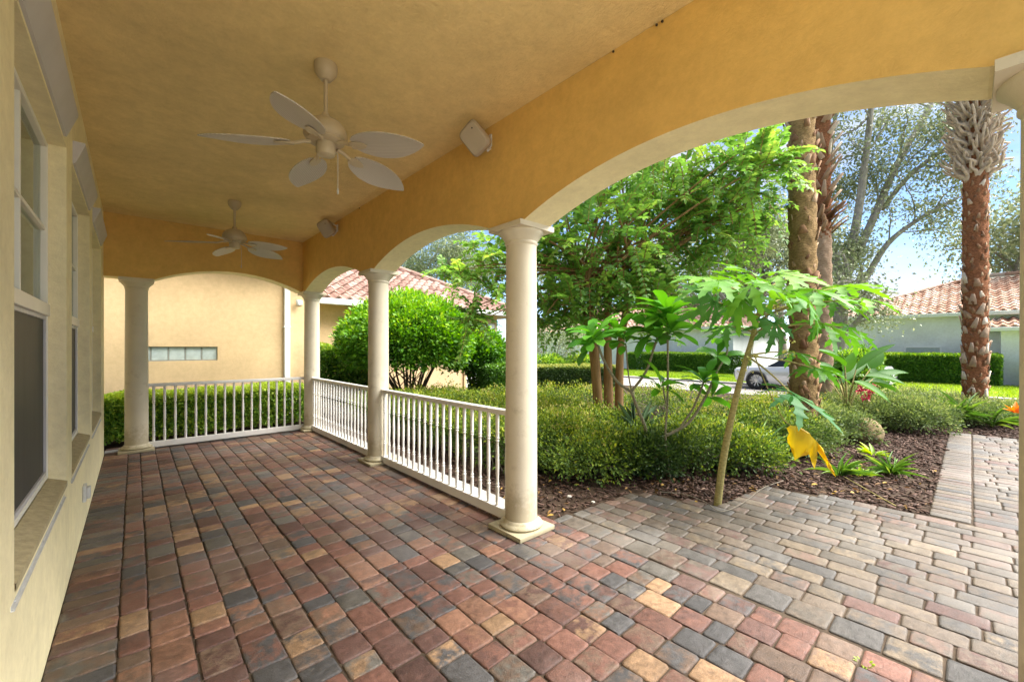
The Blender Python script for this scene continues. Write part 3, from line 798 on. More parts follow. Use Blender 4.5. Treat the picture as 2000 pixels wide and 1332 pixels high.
# chips that spread over the beds beyond the walk's far end
n = 2600; P = np.stack([rng.uniform(10.5, 13.6, n), rng.uniform(-1.6, .9, n), rng.uniform(-.03, .0, n)], 1); ang = rng.uniform(0, 6.28, n)
leafmesh('mulch', P, np.stack([np.cos(ang), np.sin(ang), rng.normal(0, .2, n)], 1), norm(rng.normal(0, .35, (n, 3))+np.array([0, 0, 1.])), rng.uniform(.03, .09, n), .022, CH, M['chip'], None, rng.beta(2, 3, n), 'stuff')
# dry leaves lying on the bark and paving
n = 260; pp = np.array([p for p in np.c_[rng.uniform(2.7, 7, 900), rng.uniform(.25, 3.4, 900)] if in_bed(*p)][:n]); n = len(pp)
ang = rng.uniform(0, 6.28, n)
leafmesh('leaf_litter', np.c_[pp, rng.uniform(.004, .02, n)], np.stack([np.cos(ang), np.sin(ang), rng.normal(0, .3, n)], 1), norm(rng.normal(0, .4, (n, 3))+np.array([0, 0, 1.])), rng.uniform(.04, .085, n), rng.uniform(.02, .035, n), T8, M['dead'], None, None, 'stuff')

# ================================================================== LOW SHRUBS AND HEDGES
def stems(name, base, tips, r0, mat, parent):
    mb = MB()
    for p in tips:
        p = Vector(p); b_ = Vector(base)+Vector((random.uniform(-.05, .05), random.uniform(-.05, .05), 0))
        mid = b_.lerp(p, .5)+Vector((random.uniform(-.05, .05), random.uniform(-.05, .05), .06))
        mb.tube(bez(b_, mid, p, 6), taper(r0, r0*.35, 6), 5)
    return mb.build(name, mat, parent, smooth=60)
def clumpy(lv, C, Nn, per, rad, L, W, tints, seed):
    """leaf tufts: every tuft centre in C gets its own handful of small leaves fanning out along its normal"""
    k = len(C); idx = np.repeat(np.arange(k), per); n = len(idx)
    off = rng.normal(0, 1, (n, 3))*rad*np.array([1, 1, .8])
    P = C[idx]+off; P[:, 2] = np.abs(P[:, 2]-.02)+.02
    A = norm(Nn[idx]*.7+off/rad*.45+rng.normal(0, .45, (n, 3))+np.array([0, 0, .30]))
    N = norm(Nn[idx]*.5+rng.normal(0, .5, (n, 3))+np.array([0, 0, .7])); s_ = rng.uniform(.6, 1.3, n)
    s_ = s_*rng.uniform(.75, 1.5, k)[idx]
    lv.add(P, A, N, L*s_, W*s_, tints[idx]+rng.normal(0, .13, n))
def shrub(c, r, label, mat, n, L=.040, W=.020, group=None, top=.5, amp=.16, freq=3, seed=0, base=.15, name='shrub', cat='shrub', tj=.20, twigs=46):
    c = np.array(c, float); r = np.array(r, float); rs = np.random.default_rng(seed+500)
    t = thing(name, label, cat, (c[0], c[1], 0), group)
    lv = Leaves(); per = 26; k = n//per
    d = norm(rs.normal(size=(k*2, 3))); d = d[d[:, 2] > -.55][:k]
    rad = rs.uniform(.62, 1.06, len(d))*(1+.20*lump(d*2+c, 2.2, seed))
    C = c+d*r*rad[:, None]; C[:, 2] = np.maximum(C[:, 2], .06)
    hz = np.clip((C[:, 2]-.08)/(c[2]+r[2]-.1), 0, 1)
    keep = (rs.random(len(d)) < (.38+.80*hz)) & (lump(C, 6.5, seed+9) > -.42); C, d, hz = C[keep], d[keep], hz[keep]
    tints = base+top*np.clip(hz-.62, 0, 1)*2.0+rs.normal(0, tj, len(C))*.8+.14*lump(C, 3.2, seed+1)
    clumpy(lv, C, norm(d/r), per, .055+.012*rs.random(), L, W, tints, seed)
    m_ = int(len(C)*.10); S = C[rs.choice(len(C), m_)]      # long stray shoots above the mass
    for q_ in S:
        dr = norm(rs.normal(0, .45, 3)+np.array([0, 0, 1.])); ln = rs.uniform(.06, .17); u = (np.arange(7)+1)/7
        lv.add(q_+dr*(u*ln)[:, None], norm(rs.normal(0, .8, (7, 3))+dr*.6), rvec(7), L*.9, W*.9, base+top*.5+rs.normal(0, .15, 7))
    kk = n//4; d2 = rvec(kk)*(rng.random((kk, 1))**.5*.8); Pi = c+d2*r; Pi = Pi[Pi[:, 2] > .08]
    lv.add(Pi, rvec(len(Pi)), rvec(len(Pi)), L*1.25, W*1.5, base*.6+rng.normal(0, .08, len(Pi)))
    lv.build('foliage', T4, mat, t)
    mb = MB()
    for _ in range(twigs):
        dd = norm(rs.normal(0, 1, 3)*np.array([1, 1, .4])+np.array([0, 0, .35])); tip = c+dd*r*rs.uniform(.7, 1.0); tip[2] = max(tip[2], .10)
        b_ = Vector((c[0]+dd[0]*r[0]*.22, c[1]+dd[1]*r[1]*.22, -.02)); tip = Vector(tip)
        mb.tube(bez(b_, b_.lerp(tip, .5)+Vector((rs.normal(0, .05), rs.normal(0, .05), .10)), tip, 6), taper(.0075, .0025, 6), 4)
    mb.build('stems', M['twig'], t, smooth=60)
    return t
def hedge(x0, x1, y0, y1, z1, label, mat, n, L=.05, W=.028, group='clipped hedges', seed=0, base=.25, top=.45, rot=0, name='hedge', amp=.04, z0=.06):
    cx, cy = (x0+x1)/2, (y0+y1)/2
    t = thing(name, label, 'hedge', (0, 0, 0), group)
    X0, X1, Y0, Y1 = x0-cx, x1-cx, y0-cy, y1-cy
    P, Nn, dp = shell_box(n, X0, X1, Y0, Y1, z1, z0, seed, amp)
    A, N, l, w_ = shoot_leaves(P, Nn, L, W)
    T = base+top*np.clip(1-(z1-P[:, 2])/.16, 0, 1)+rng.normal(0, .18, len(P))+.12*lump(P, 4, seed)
    lv = Leaves(); lv.add(P, A, N, l, w_, T)
    k = n//3; q = .82; Pi = np.stack([rng.uniform(X0*q, X1*q, k), rng.uniform(Y0*.7, Y1*.7, k), rng.uniform(.1, z1-.06, k)], 1)
    lv.add(Pi, rvec(k), rvec(k), L*1.3, W*1.5, base*.7+rng.normal(0, .08, k)); lv.build('foliage', T4, mat, t)
    mb = MB(); m_ = max(4, int(max(X1-X0, Y1-Y0)/.35))
    for i in range(m_):
        u = (i+.5)/m_
        px, py = (X0+(X1-X0)*u, 0) if X1-X0 > Y1-Y0 else (0, Y0+(Y1-Y0)*u)
        for _ in range(3):
            mb.tube([(px, py, -.05), (px+random.uniform(-.08, .08), py+random.uniform(-.08, .08), z1*.4), (px+random.uniform(-.18, .18), py+random.uniform(-.15, .15), z1*.8)], [.016, .010, .004], 5)
    mb.build('stems', M['bark'], t, smooth=60)
    t.location = (cx, cy, 0); t.rotation_euler = (0, 0, rot); return t

# the long low mass behind the railing
def low_mass(x0, x1, y0, y1, z1, label, mat, n, seed, base, top):
    t = thing('low_hedge', label, 'hedge', ((x0+x1)/2, (y0+y1)/2, 0)); lv = Leaves(); per = 26; k = n//per; rs = np.random.default_rng(seed)
    P, Nn, dp = shell_box(k, x0, x1, y0, y1, z1, .08, seed, .10, 2.4)
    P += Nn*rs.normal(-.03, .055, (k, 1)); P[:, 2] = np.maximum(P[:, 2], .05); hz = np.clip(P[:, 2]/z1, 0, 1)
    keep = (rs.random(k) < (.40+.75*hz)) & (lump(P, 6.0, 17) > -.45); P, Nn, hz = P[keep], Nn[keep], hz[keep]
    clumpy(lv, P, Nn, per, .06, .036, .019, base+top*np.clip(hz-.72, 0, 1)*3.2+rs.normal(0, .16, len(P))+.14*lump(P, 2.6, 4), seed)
    kk = n//4; Pi = np.stack([rs.uniform(x0+.15, x1-.15, kk), rs.uniform(y0+.15, y1-.15, kk), rs.uniform(.1, z1-.1, kk)], 1)
    lv.add(Pi, rvec(kk), rvec(kk), .05, .036, base*.6+rs.normal(0, .08, kk)); lv.build('foliage', T4, mat, t); mb = MB()
    for _ in range(260):
        px, py = (x0+rs.uniform(.1, .5), rs.uniform(y0, y1)) if rs.random() < .7 else (rs.uniform(x0, x1), y0+rs.uniform(.1, .5))
        e = Vector((px+rs.normal(0, .16), py+rs.normal(0, .16), rs.uniform(.35, z1))); b_ = Vector((px, py, -.02))
        mb.tube(bez(b_, b_.lerp(e, .5)+Vector((rs.normal(0, .04), rs.normal(0, .04), .05)), e, 5), taper(.008, .003, 5), 4)
    mb.build('stems', M['twig'], t, smooth=60); return t
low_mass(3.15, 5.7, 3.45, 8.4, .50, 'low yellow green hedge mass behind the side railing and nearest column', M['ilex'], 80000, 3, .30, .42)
SH = [  # photo x, y of the centre, distance, radii, label, extra
 (1150, 880, 5.0, (.62, .58, .36), 'rounded low shrub beside the nearest column, thin bare twigs low down', 11000, .30, 'ilex'),
 (1085, 860, 5.6, (.60, .65, .40), 'yellow green low shrub half hidden by the nearest column', 11000, .40, 'ilex'),
 (1200, 850, 6.2, (.60, .60, .30), 'yellow topped low shrub at the foot of the crape trunks', 11000, .50, 'ilex'),
 (1272, 905, 4.85, (.24, .24, .34), 'small dark green shrub directly under the forked frangipani', 6500, .12, 'dark_hedge'),
 (1350, 880, 5.2, (.62, .55, .44), 'broad speckled shrub left of the papaya stem', 11000, .26, 'ilex'),
 (1400, 820, 6.8, (.85, .70, .42), 'yellow topped shrub behind the papaya stem', 11000, .50, 'ilex'),
 (1505, 835, 6.0, (.65, .6, .42), 'dark green shrub just right of the papaya stem', 11000, .26, 'ilex'),
 (1520, 775, 8.0, (1.0, .8, .42), 'bright yellow green shrub in front of the thick palm', 11000, .58, 'ilex'),
 (1600, 832, 6.9, (.62, .6, .40), 'loose shrub behind the drooping yellow leaf', 10000, .30, 'bushgrey'),
 (1690, 800, 8.2, (.85, .75, .42), 'wispy grey green shrub under the red flowers', 12000, .40, 'bushgrey'),
 (1770, 818, 7.6, (.70, .6, .40), 'grey green shrub at the far edge of the bark bed', 11000, .34, 'bushgrey'),
 (1880, 806, 8.3, (.80, .55, .30), 'low spreading shrub at the foot of the red trunked palm', 10000, .42, 'bushgrey'),
 (1965, 818, 8.3, (.60, .5, .26), 'low shrub at the end of the walkway, against the right edge', 7000, .42, 'bushgrey'),
 (1300, 775, 9.5, (1.2, 1.0, .42), 'yellow green shrub in the middle distance behind the frangipani', 9000, .55, 'ilex'),
 (1640, 775, 10.5, (1.0, .9, .40), 'pale shrub between the palm trunks and the road', 8000, .45, 'bushgrey'),
 (1800, 776, 10.2, (1.1, .7, .32), 'thin low shrub beside the road, left of the red trunked palm', 8000, .40, 'bushgrey'),
 (1110, 775, 9.4, (1.3, 1.1, .44), 'yellow green shrub in front of the dark clipped box hedge', 9000, .55, 'ilex'),
 (1225, 925, 4.95, (.42, .40, .36), 'sparse dark shrub at the bark edge left of the papaya foot', 6500, .24, 'ilex'),
 (1452, 905, 5.1, (.40, .38, .36), 'small bright shrub at the bark edge right of the papaya stem', 6500, .46, 'ilex'),
 (1560, 868, 6.0, (.48, .45, .36), 'dense shrub above the drooping yellow leaf', 8000, .34, 'bushgrey'),
 (1000, 772, 9.4, (1.1, 1.1, .44), 'yellow green shrub behind the nearest column shaft', 6000, .55, 'ilex'),
]
for i, (x, y, d, r, lab, n, base, mk) in enumerate(SH):
    p = at(x, y, d); r = (r[0]*1.14, r[1]*1.14, r[2]*.74); cz = max(.19, min(.50, r[2]*.80))
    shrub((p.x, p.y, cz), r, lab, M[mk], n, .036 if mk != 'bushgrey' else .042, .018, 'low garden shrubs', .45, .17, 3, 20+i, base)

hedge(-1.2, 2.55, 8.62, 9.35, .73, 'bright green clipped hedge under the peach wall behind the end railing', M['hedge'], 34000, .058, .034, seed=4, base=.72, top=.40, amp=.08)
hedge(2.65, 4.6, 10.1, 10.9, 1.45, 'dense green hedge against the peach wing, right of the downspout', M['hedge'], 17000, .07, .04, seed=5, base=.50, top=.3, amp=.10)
p = at(1090, 720, 13.6)
hedge(p.x-1.9, p.x+1.9, p.y-.55, p.y+.55, .88, 'dark clipped box hedge left of the crape trunks', M['dark_hedge'], 26000, .06, .034, seed=6, base=.34, top=.70, rot=-R(42))
hedge(23.6, 24.7, 8.0, 14.9, 1.12, 'long dark clipped hedge in front of the left white house', M['hedge'], 30000, .10, .055, seed=7, base=.42, top=.36)
hedge(23.5, 24.5, -.72, 3.9, 1.18, 'clipped hedge in front of the right white house, left of the red trunked palm', M['hedge'], 26000, .10, .055, seed=8, base=.42, top=.38)
hedge(23.6, 24.5, -2.9, -1.62, .98, 'short clipped hedge at the right edge beside the white house entry', M['hedge'], 8000, .10, .055, seed=9, base=.42, top=.38)

# ------------------------------------------------------------------ topiary bushes on bare stems
def topiary(c, r, label, n, mat, seed, base_r=.35, nst=11, base=.40, zlow=-.55, L=.075):
    c = np.array(c, float); r = np.array(r, float)
    t = thing('topiary_bush', label, 'bush', (c[0], c[1], 0), 'clipped bushes on bare stems')
    per = 18; P, Nn, dp = shell_ellipsoid(n//per, c, r, seed, .09, 1.8, zlow)
    P += Nn*rng.normal(0, .05, (len(P), 1)); hz = (P[:, 2]-c[2])/r[2]
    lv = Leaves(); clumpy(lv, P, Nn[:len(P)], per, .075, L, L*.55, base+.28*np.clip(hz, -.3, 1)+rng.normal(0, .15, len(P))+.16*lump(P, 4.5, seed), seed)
    k = n//2; d2 = rvec(k)*(rng.random((k, 1))**.4*.92); Pi = c+d2*r; Pi = Pi[(Pi[:, 2]-c[2])/r[2] > zlow*.8+.1]
    lv.add(Pi, rvec(len(Pi)), rvec(len(Pi)), L*1.1, L*.7, .12+rng.normal(0, .08, len(Pi)))
    lv.build('foliage', T4, mat, t)
    mb = MB()
    for i in range(nst):
        a = 2*math.pi*i/nst+random.uniform(-.2, .2); q = random.uniform(.45, .8)
        tip = c+np.array([math.cos(a)*r[0]*q, math.sin(a)*r[1]*q, -.15*r[2]+random.uniform(-.1, .3)])
        b_ = (c[0]+math.cos(a)*base_r*.3, c[1]+math.sin(a)*base_r*.3, -.05)
        pts = spline([b_, (c[0]+math.cos(a)*r[0]*.22, c[1]+math.sin(a)*r[1]*.22, (c[2]-r[2])*.45+.15), tuple(tip)], 5)
        mb.tube(pts, taper(.038, .014, len(pts)), 7)
        for _ in range(3):
            s = Vector(pts[random.randint(4, len(pts)-1)]); e = Vector(c+rvec(1)[0]*r*.75); mb.tube(bez(s, s.lerp(e, .5)+Vector((0, 0, .12)), e, 5), taper(.014, .005, 5), 5)
    mb.build('stems', M['bark'], t, smooth=60); return t
p = at(800, 700, 10.0); topiary((p.x, p.y, 1.62), (1.48, 1.35, 1.02), 'big dome clipped bush on fanning bare stems, behind the middle column', 44000, M['topiary'], 31, .4, 13, base=.50)
p = at(932, 700, 11.6); topiary((p.x, p.y, 1.25), (.82, .8, .72), 'smaller thin clipped bush with twiggy stems, left of the nearest column', 11000, M['topiary'], 33, .3, 9, base=.30, L=.085)
hedge(*(lambda q: (q.x-.5, q.x+.9, q.y-.4, q.y+.5))(at(965, 740, 11.2)), .98, 'dark upright bush filling the gap left of the nearest column', M['hedge'], 9000, .08, .045, None, 12, .18, .25, amp=.14, name='bush')

# ================================================================== TREES
def spray(lv, p0, d, length, npair, L, W, droop, tint, side=True):
    """an arching twig carrying leaf pairs"""
    p0 = np.array(p0); d = norm(np.array(d)); t = (np.arange(npair)+.6)/npair
    axis = d[None, :]+np.array([0, 0, -1.])*(droop*2*t)[:, None]; axis = norm(axis)
    pos = p0+d*(t*length)[:, None]+np.array([0, 0, -1.])*(droop*length*t*t)[:, None]
    sd = np.cross(d, [0, 0, 1.]); sd = sd/max(np.linalg.norm(sd), 1e-6); up = np.cross(sd, d)
    for s in (-1, 1):
        A = norm(axis*.55+sd*s+rng.normal(0, .22, (npair, 3))); N = norm(up+rng.normal(0, .3, (npair, 3)))
        k = rng.uniform(.75, 1.2, npair)*(1-.35*t)
        lv.add(pos, A, N, L*k, W*k, tint+rng.normal(0, .12, npair))
    lv.add(pos[-1:], axis[-1:], up[None, :], L*.8, W*.8, tint+.05)
    return [tuple(p0), tuple(pos[npair//2]), tuple(pos[-1])]

# crape myrtle with four smooth trunks
tb = at(1185, 812, 6.95)
tree = thing('crape_myrtle', 'leafy crape myrtle with four smooth tan trunks, in the middle of the garden', 'tree', (tb.x, tb.y, 0))
BL = [(1200, 470, 9.1, 1.9, 1.5, 330), (1210, 330, 9.2, 2.2, 1.4, 260), (990, 485, 8.6, .85, .6, 70), (905, 530, 8.5, .60, .25, 30), (930, 615, 8.3, .30, .36, 28), (965, 560, 8.4, .40, .3, 16), (1425, 355, 8.4, 1.25, .9, 150),
      (1480, 320, 7.8, .8, .55, 60), (1395, 470, 8.8, 1.05, .75, 110), (1105, 590, 8.9, .85, .65, 110), (1250, 575, 9.0, 1.0, .65, 120), (1060, 470, 9.3, .9, .8, 90), (1330, 400, 9.6, 1.2, .9, 110), (1050, 620, 8.8, .4, .35, 14), (1460, 420, 9.2, .7, .5, 46), (1170, 620, 9.4, .5, .3, 14)]
lv = Leaves(); twg = []; bc = []
for x, y, d, rx, rz, n in BL:
    d *= .765; rx *= .765; rz *= .765; c_ = np.array(at(x, y, d)); bc.append((c_, rx, rz, n))
    for _ in range(int(n*.78)):
        q = rvec(1)[0]*(rng.random()**.45)*np.array([rx, rx, rz])
        out = norm(q/np.array([rx, rx, rz])**1.2+rng.normal(0, .5, 3)+np.array([0, 0, .25]))
        ln = rng.uniform(.36, .70)
        twg.append(spray(lv, c_+q-out*ln*.4, out, ln, rng.integers(8, 14), .125, .070, rng.uniform(.15, .5), .52+.10*lump((c_+q)[None, :], 2.2, 3)[0]+rng.normal(0, .15)+(.42 if rng.random() < .003 else 0)))
lv.build('crown', T8, M['myrtle'], tree)
mb = MB()
for tw in twg: mb.tube(tw, [.006, .004, .0025], 4, cap=False)
tops = []
for i, (x0, x1, r0) in enumerate(((1175, 1161, .066), (1191, 1187, .074), (1209, 1214, .068), (1168, 1150, .046))):
    d = 6.9+.09*i; a = at(x0, 812, d); a.z = -.05; b_ = at((x0+x1)/2+random.uniform(-3, 3), 740, d); c_ = at(x1, 660, d); e = at(x1+(x1-1185)*.7, 545, d+.05*i)
    pts = spline([a, b_, c_, e], 6); tops.append((e, r0))
    tk = MB(); tk.tube(pts, taper(r0*1.15, r0*.72, len(pts)), 12); tk.build('trunk', M['bark_myrtle'], tree, smooth=60)
for c_, rx, rz, n in bc:
    for k in range(max(2, n//22)):
        e, r0 = tops[rng.integers(4)]; tgt = Vector(c_+rvec(1)[0]*np.array([rx, rx, rz])*.7)
        s = Vector(e)+Vector((random.uniform(-.05, .05), random.uniform(-.05, .05), -random.uniform(0, .35)))
        pts = bez(s, s.lerp(tgt, .5)+Vector((0, 0, .25)), tgt, 8); mb.tube(pts, taper(.030, .007, 8), 6)
mb.build('branches', M['bark_myrtle'], tree, smooth=60)

# broad-crowned trees
def clump_leaves(lv, c, r, n, L, W, tint, flat=.8):
    P = np.array(c)+rng.normal(0, 1, (n, 3))*np.array([r, r, r*flat])*.5
    lv.add(P, norm(rng.normal(0, 1, (n, 3))+np.array([0, 0, -.15])), norm(rng.normal(0, .8, (n, 3))+np.array([0, 0, .8])), L*rng.uniform(.7, 1.3, n), W*rng.uniform(.7, 1.3, n), tint+rng.normal(0, .18, n))
def wander(p, d, ln, r, depth, mb, tipsl, spread=.6, seg=5, up=.15):
    pts = [Vector(p)]; d = Vector(d).normalized()
    for i in range(seg):
        d = (d+Vector(rng.normal(0, .16, 3))+Vector((0, 0, up*.25))).normalized(); pts.append(pts[-1]+d*ln/seg)
    mb.tube(pts, taper(r, r*.55, seg+1), 8 if r > .06 else 5, cap=False)
    if depth == 0: tipsl.append((pts[-1], d)); tipsl.append((pts[-3], d)); return
    for k in range(3 if depth > 1 else 3):
        i = seg if k == 0 else random.randint(2, seg)
        nd_ = (d+Vector(rng.normal(0, spread, 3))+Vector((0, 0, up))).normalized()
        wander(pts[i], nd_, ln*random.uniform(.6, .8), r*.55*(1 if k == 0 else .75), depth-1, mb, tipsl, spread, seg, up)
def big_tree(name, label, base, trunk_h, r, limbs, mat, bark, leafn, L, W, cr, group='background trees', paths=None, tb=.45, sub=2, lnfac=1.0):
    t = thing(name, label, 'tree', (base[0], base[1], 0), group); mb = MB(); tips = []
    b0 = Vector(base)
    if paths is None:
        top = b0+Vector((random.uniform(-.3, .3), random.uniform(-.3, .3), trunk_h))
        mb.tube(spline([b0-Vector((0, 0, .2)), b0.lerp(top, .5)+Vector((random.uniform(-.15, .15), random.uniform(-.15, .15), 0)), top], 4), taper(r*1.25, r*.8, 9), 12)
        for k in range(limbs):
            a = 2*math.pi*k/limbs+random.uniform(-.4, .4); el = random.uniform(.5, 1.3)
            wander(top-Vector((0, 0, random.uniform(0, trunk_h*.25))), (math.cos(a)*math.cos(el), math.sin(a)*math.cos(el), math.sin(el)), random.uniform(2.2, 3.2)*lnfac, r*.5, sub, mb, tips, .6)
    else:
        for pth, r0, r1 in paths:
            pts = spline(pth, 5); mb.tube(pts, taper(r0, r1, len(pts)), 10)
            for i in range(len(pts)//3, len(pts), 2):
                dd = (Vector(pts[i])-Vector(pts[i-1])).normalized()
                wander(pts[i], (dd+Vector(rng.normal(0, .8, 3))).normalized(), random.uniform(1.2, 2.0)*lnfac, max(.03, r1*.6), 1, mb, tips, .7)
    mb.build('trunk', bark, t, smooth=60)
    lv = Leaves(); per = max(6, leafn//max(1, len(tips)))
    for p, d in tips: clump_leaves(lv, p, cr*random.uniform(.7, 1.25), int(per*random.uniform(.5, 1.5)), L, W, tb+rng.normal(0, .14))
    lv.build('crown', T4, mat, t); return t

# the pale limbed oak on the far lawn
D = 16.5; q = lambda x, y, d=D: tuple(at(x, y, d))
big_tree('oak_tree', 'open oak with long pale forking limbs between the palm trunks', at(1634, 740, D) if 0 else Vector((*at(1634, 740, D).xy, 0)), 0, .3, 0, M['oak'], M['bark_oak'], 25000, .13, .07, .80, paths=[
    ([(*at(1636, 740, D).xy, -.1), q(1638, 660), q(1642, 600), q(1646, 545)], .30, .22),
    ([q(1646, 560), q(1672, 440, 16.3), q(1688, 330, 16.2), q(1700, 225, 16), q(1712, 90, 16)], .17, .07),
    ([q(1650, 545), q(1700, 440, 16.6), q(1748, 330, 16.9), q(1815, 210, 17.2), q(1870, 90, 17.4)], .17, .07),
    ([q(1722, 410, 16.8), q(1775, 345, 16.4), q(1845, 292, 16), q(1900, 262, 15.8)], .10, .05),
    ([q(1690, 545, 16.6), q(1735, 475, 16.3), q(1800, 425, 16), q(1868, 388, 15.7)], .12, .05),
    ([q(1646, 590), q(1690, 545, 16.6)], .16, .12),
    ([q(1640, 560), q(1618, 430, 16.8), q(1622, 300, 17), q(1640, 180, 17.2)], .12, .06)], tb=.42, lnfac=.9)
BT = [ # photo x, distance, trunk height, crown limb scale, label, leaves, crown mat
 (1440, 27, 4.0, 1.15, 'dense grey green oak behind the crape myrtle and left white house', 15000, 'oak', 1.5, .40),
 (1530, 30, 4.5, 1.2, 'oak rising behind the thick palm trunk', 13000, 'oak', 1.5, .36),
 (1980, 21, 3.6, 1.15, 'broad oak overhanging the white house at the right edge', 10000, 'oak', 1.3, .45),
 (2130, 24, 4.0, 1.2, 'oak standing behind the right edge column', 9000, 'oak', 1.4, .42),
 (1290, 36, 4.5, 1.3, 'far oak seen through the crape myrtle crown', 9000, 'oak_far', 1.7, .5),
 (1120, 40, 4.5, 1.35, 'far hazy tree behind the crape myrtle, left side', 9000, 'oak_far', 1.8, .5),
]
for x, d, th, lf, lab, n, mk, cr, tb_ in BT:
    p = at(x, 678, d); big_tree('oak_tree', lab, Vector((p.x, p.y, 0)), th, .32, 5, M[mk], M['bark_oak'], n, .20 if d < 30 else .26, .11, cr, tb=tb_, lnfac=lf)
for x, d, th, lf, lab, n in ((850, 30, 6.0, 1.0, 'slim hazy tree rising behind the peach house roof ridge', 8000), (925, 33, 6.2, 1.0, 'slim hazy tree behind the hip end of the peach house roof', 8000), (770, 34, 5.5, 1.1, 'hazy tree behind the peach roof, hidden by the middle column', 6000)):
    p = at(x, 678, d); big_tree('slim_tree', lab, Vector((p.x, p.y, 0)), th, .16, 6, M['oak_far'], M['bark_oak'], n, .22, .07, 1.2, tb=.5, lnfac=.75*lf)
p = at(1082, 678, 19.5); big_tree('small_tree', 'small thin pale stemmed tree behind the dark box hedge', Vector((p.x, p.y, 0)), .7, .06, 5, M['oak_far'], M['bark_oak'], 3000, .10, .05, .55, tb=.5, lnfac=.42)
for x, d, r, lab in ((1068, 17.5, (.9, .8, .62), 'soft green bush left of the small pale stemmed tree'), (1130, 18.5, (1.0, .8, .58), 'soft green bush right of the small pale stemmed tree')):
    p = at(x, 700, d); shrub((p.x, p.y, .55), r, lab, M['hedge'], 6000, .10, .05, 'bushes beyond the box hedge', .3, .2, 2, int(x), .5, name='bush', cat='bush')

# ------------------------------------------------------------------ palms
def fan_frond(lv, p0, d, pet, rad, n=22):
    d = Vector(d).normalized(); e = Vector(p0)+d*pet+Vector((0, 0, -.12*pet)); sd = d.cross(Vector((0, 0, 1))).normalized(); up = sd.cross(d)
    for k in range(n):
        a = R(-125+250*k/(n-1)); dr = d*math.cos(a)+sd*math.sin(a)+up*.12
        lv.add(np.array([e]), np.array([dr]), np.array([up+Vector(rng.normal(0, .1, 3))]), rad*(1-.25*abs(a)/2.2), .06, rng.uniform(.2, .9))
    return [tuple(p0), tuple(Vector(p0)+d*pet*.5+Vector((0, 0, .02))), tuple(e)]
BOOT = (np.array([(0,-.5,0),(0,.5,0),(0,.5,.08),(0,-.5,.08),(.5,-.40,.03),(.5,.40,.03),(.5,.36,.12),(.5,-.36,.12),(1,-.20,.10),(1,.20,.10),(1,.16,.20),(1,-.16,.20)]),
        [(0,3,2,1),(0,1,5,4),(1,2,6,5),(2,3,7,6),(3,0,4,7),(4,5,9,8),(5,6,10,9),(6,7,11,10),(7,4,8,11),(8,9,10,11)])
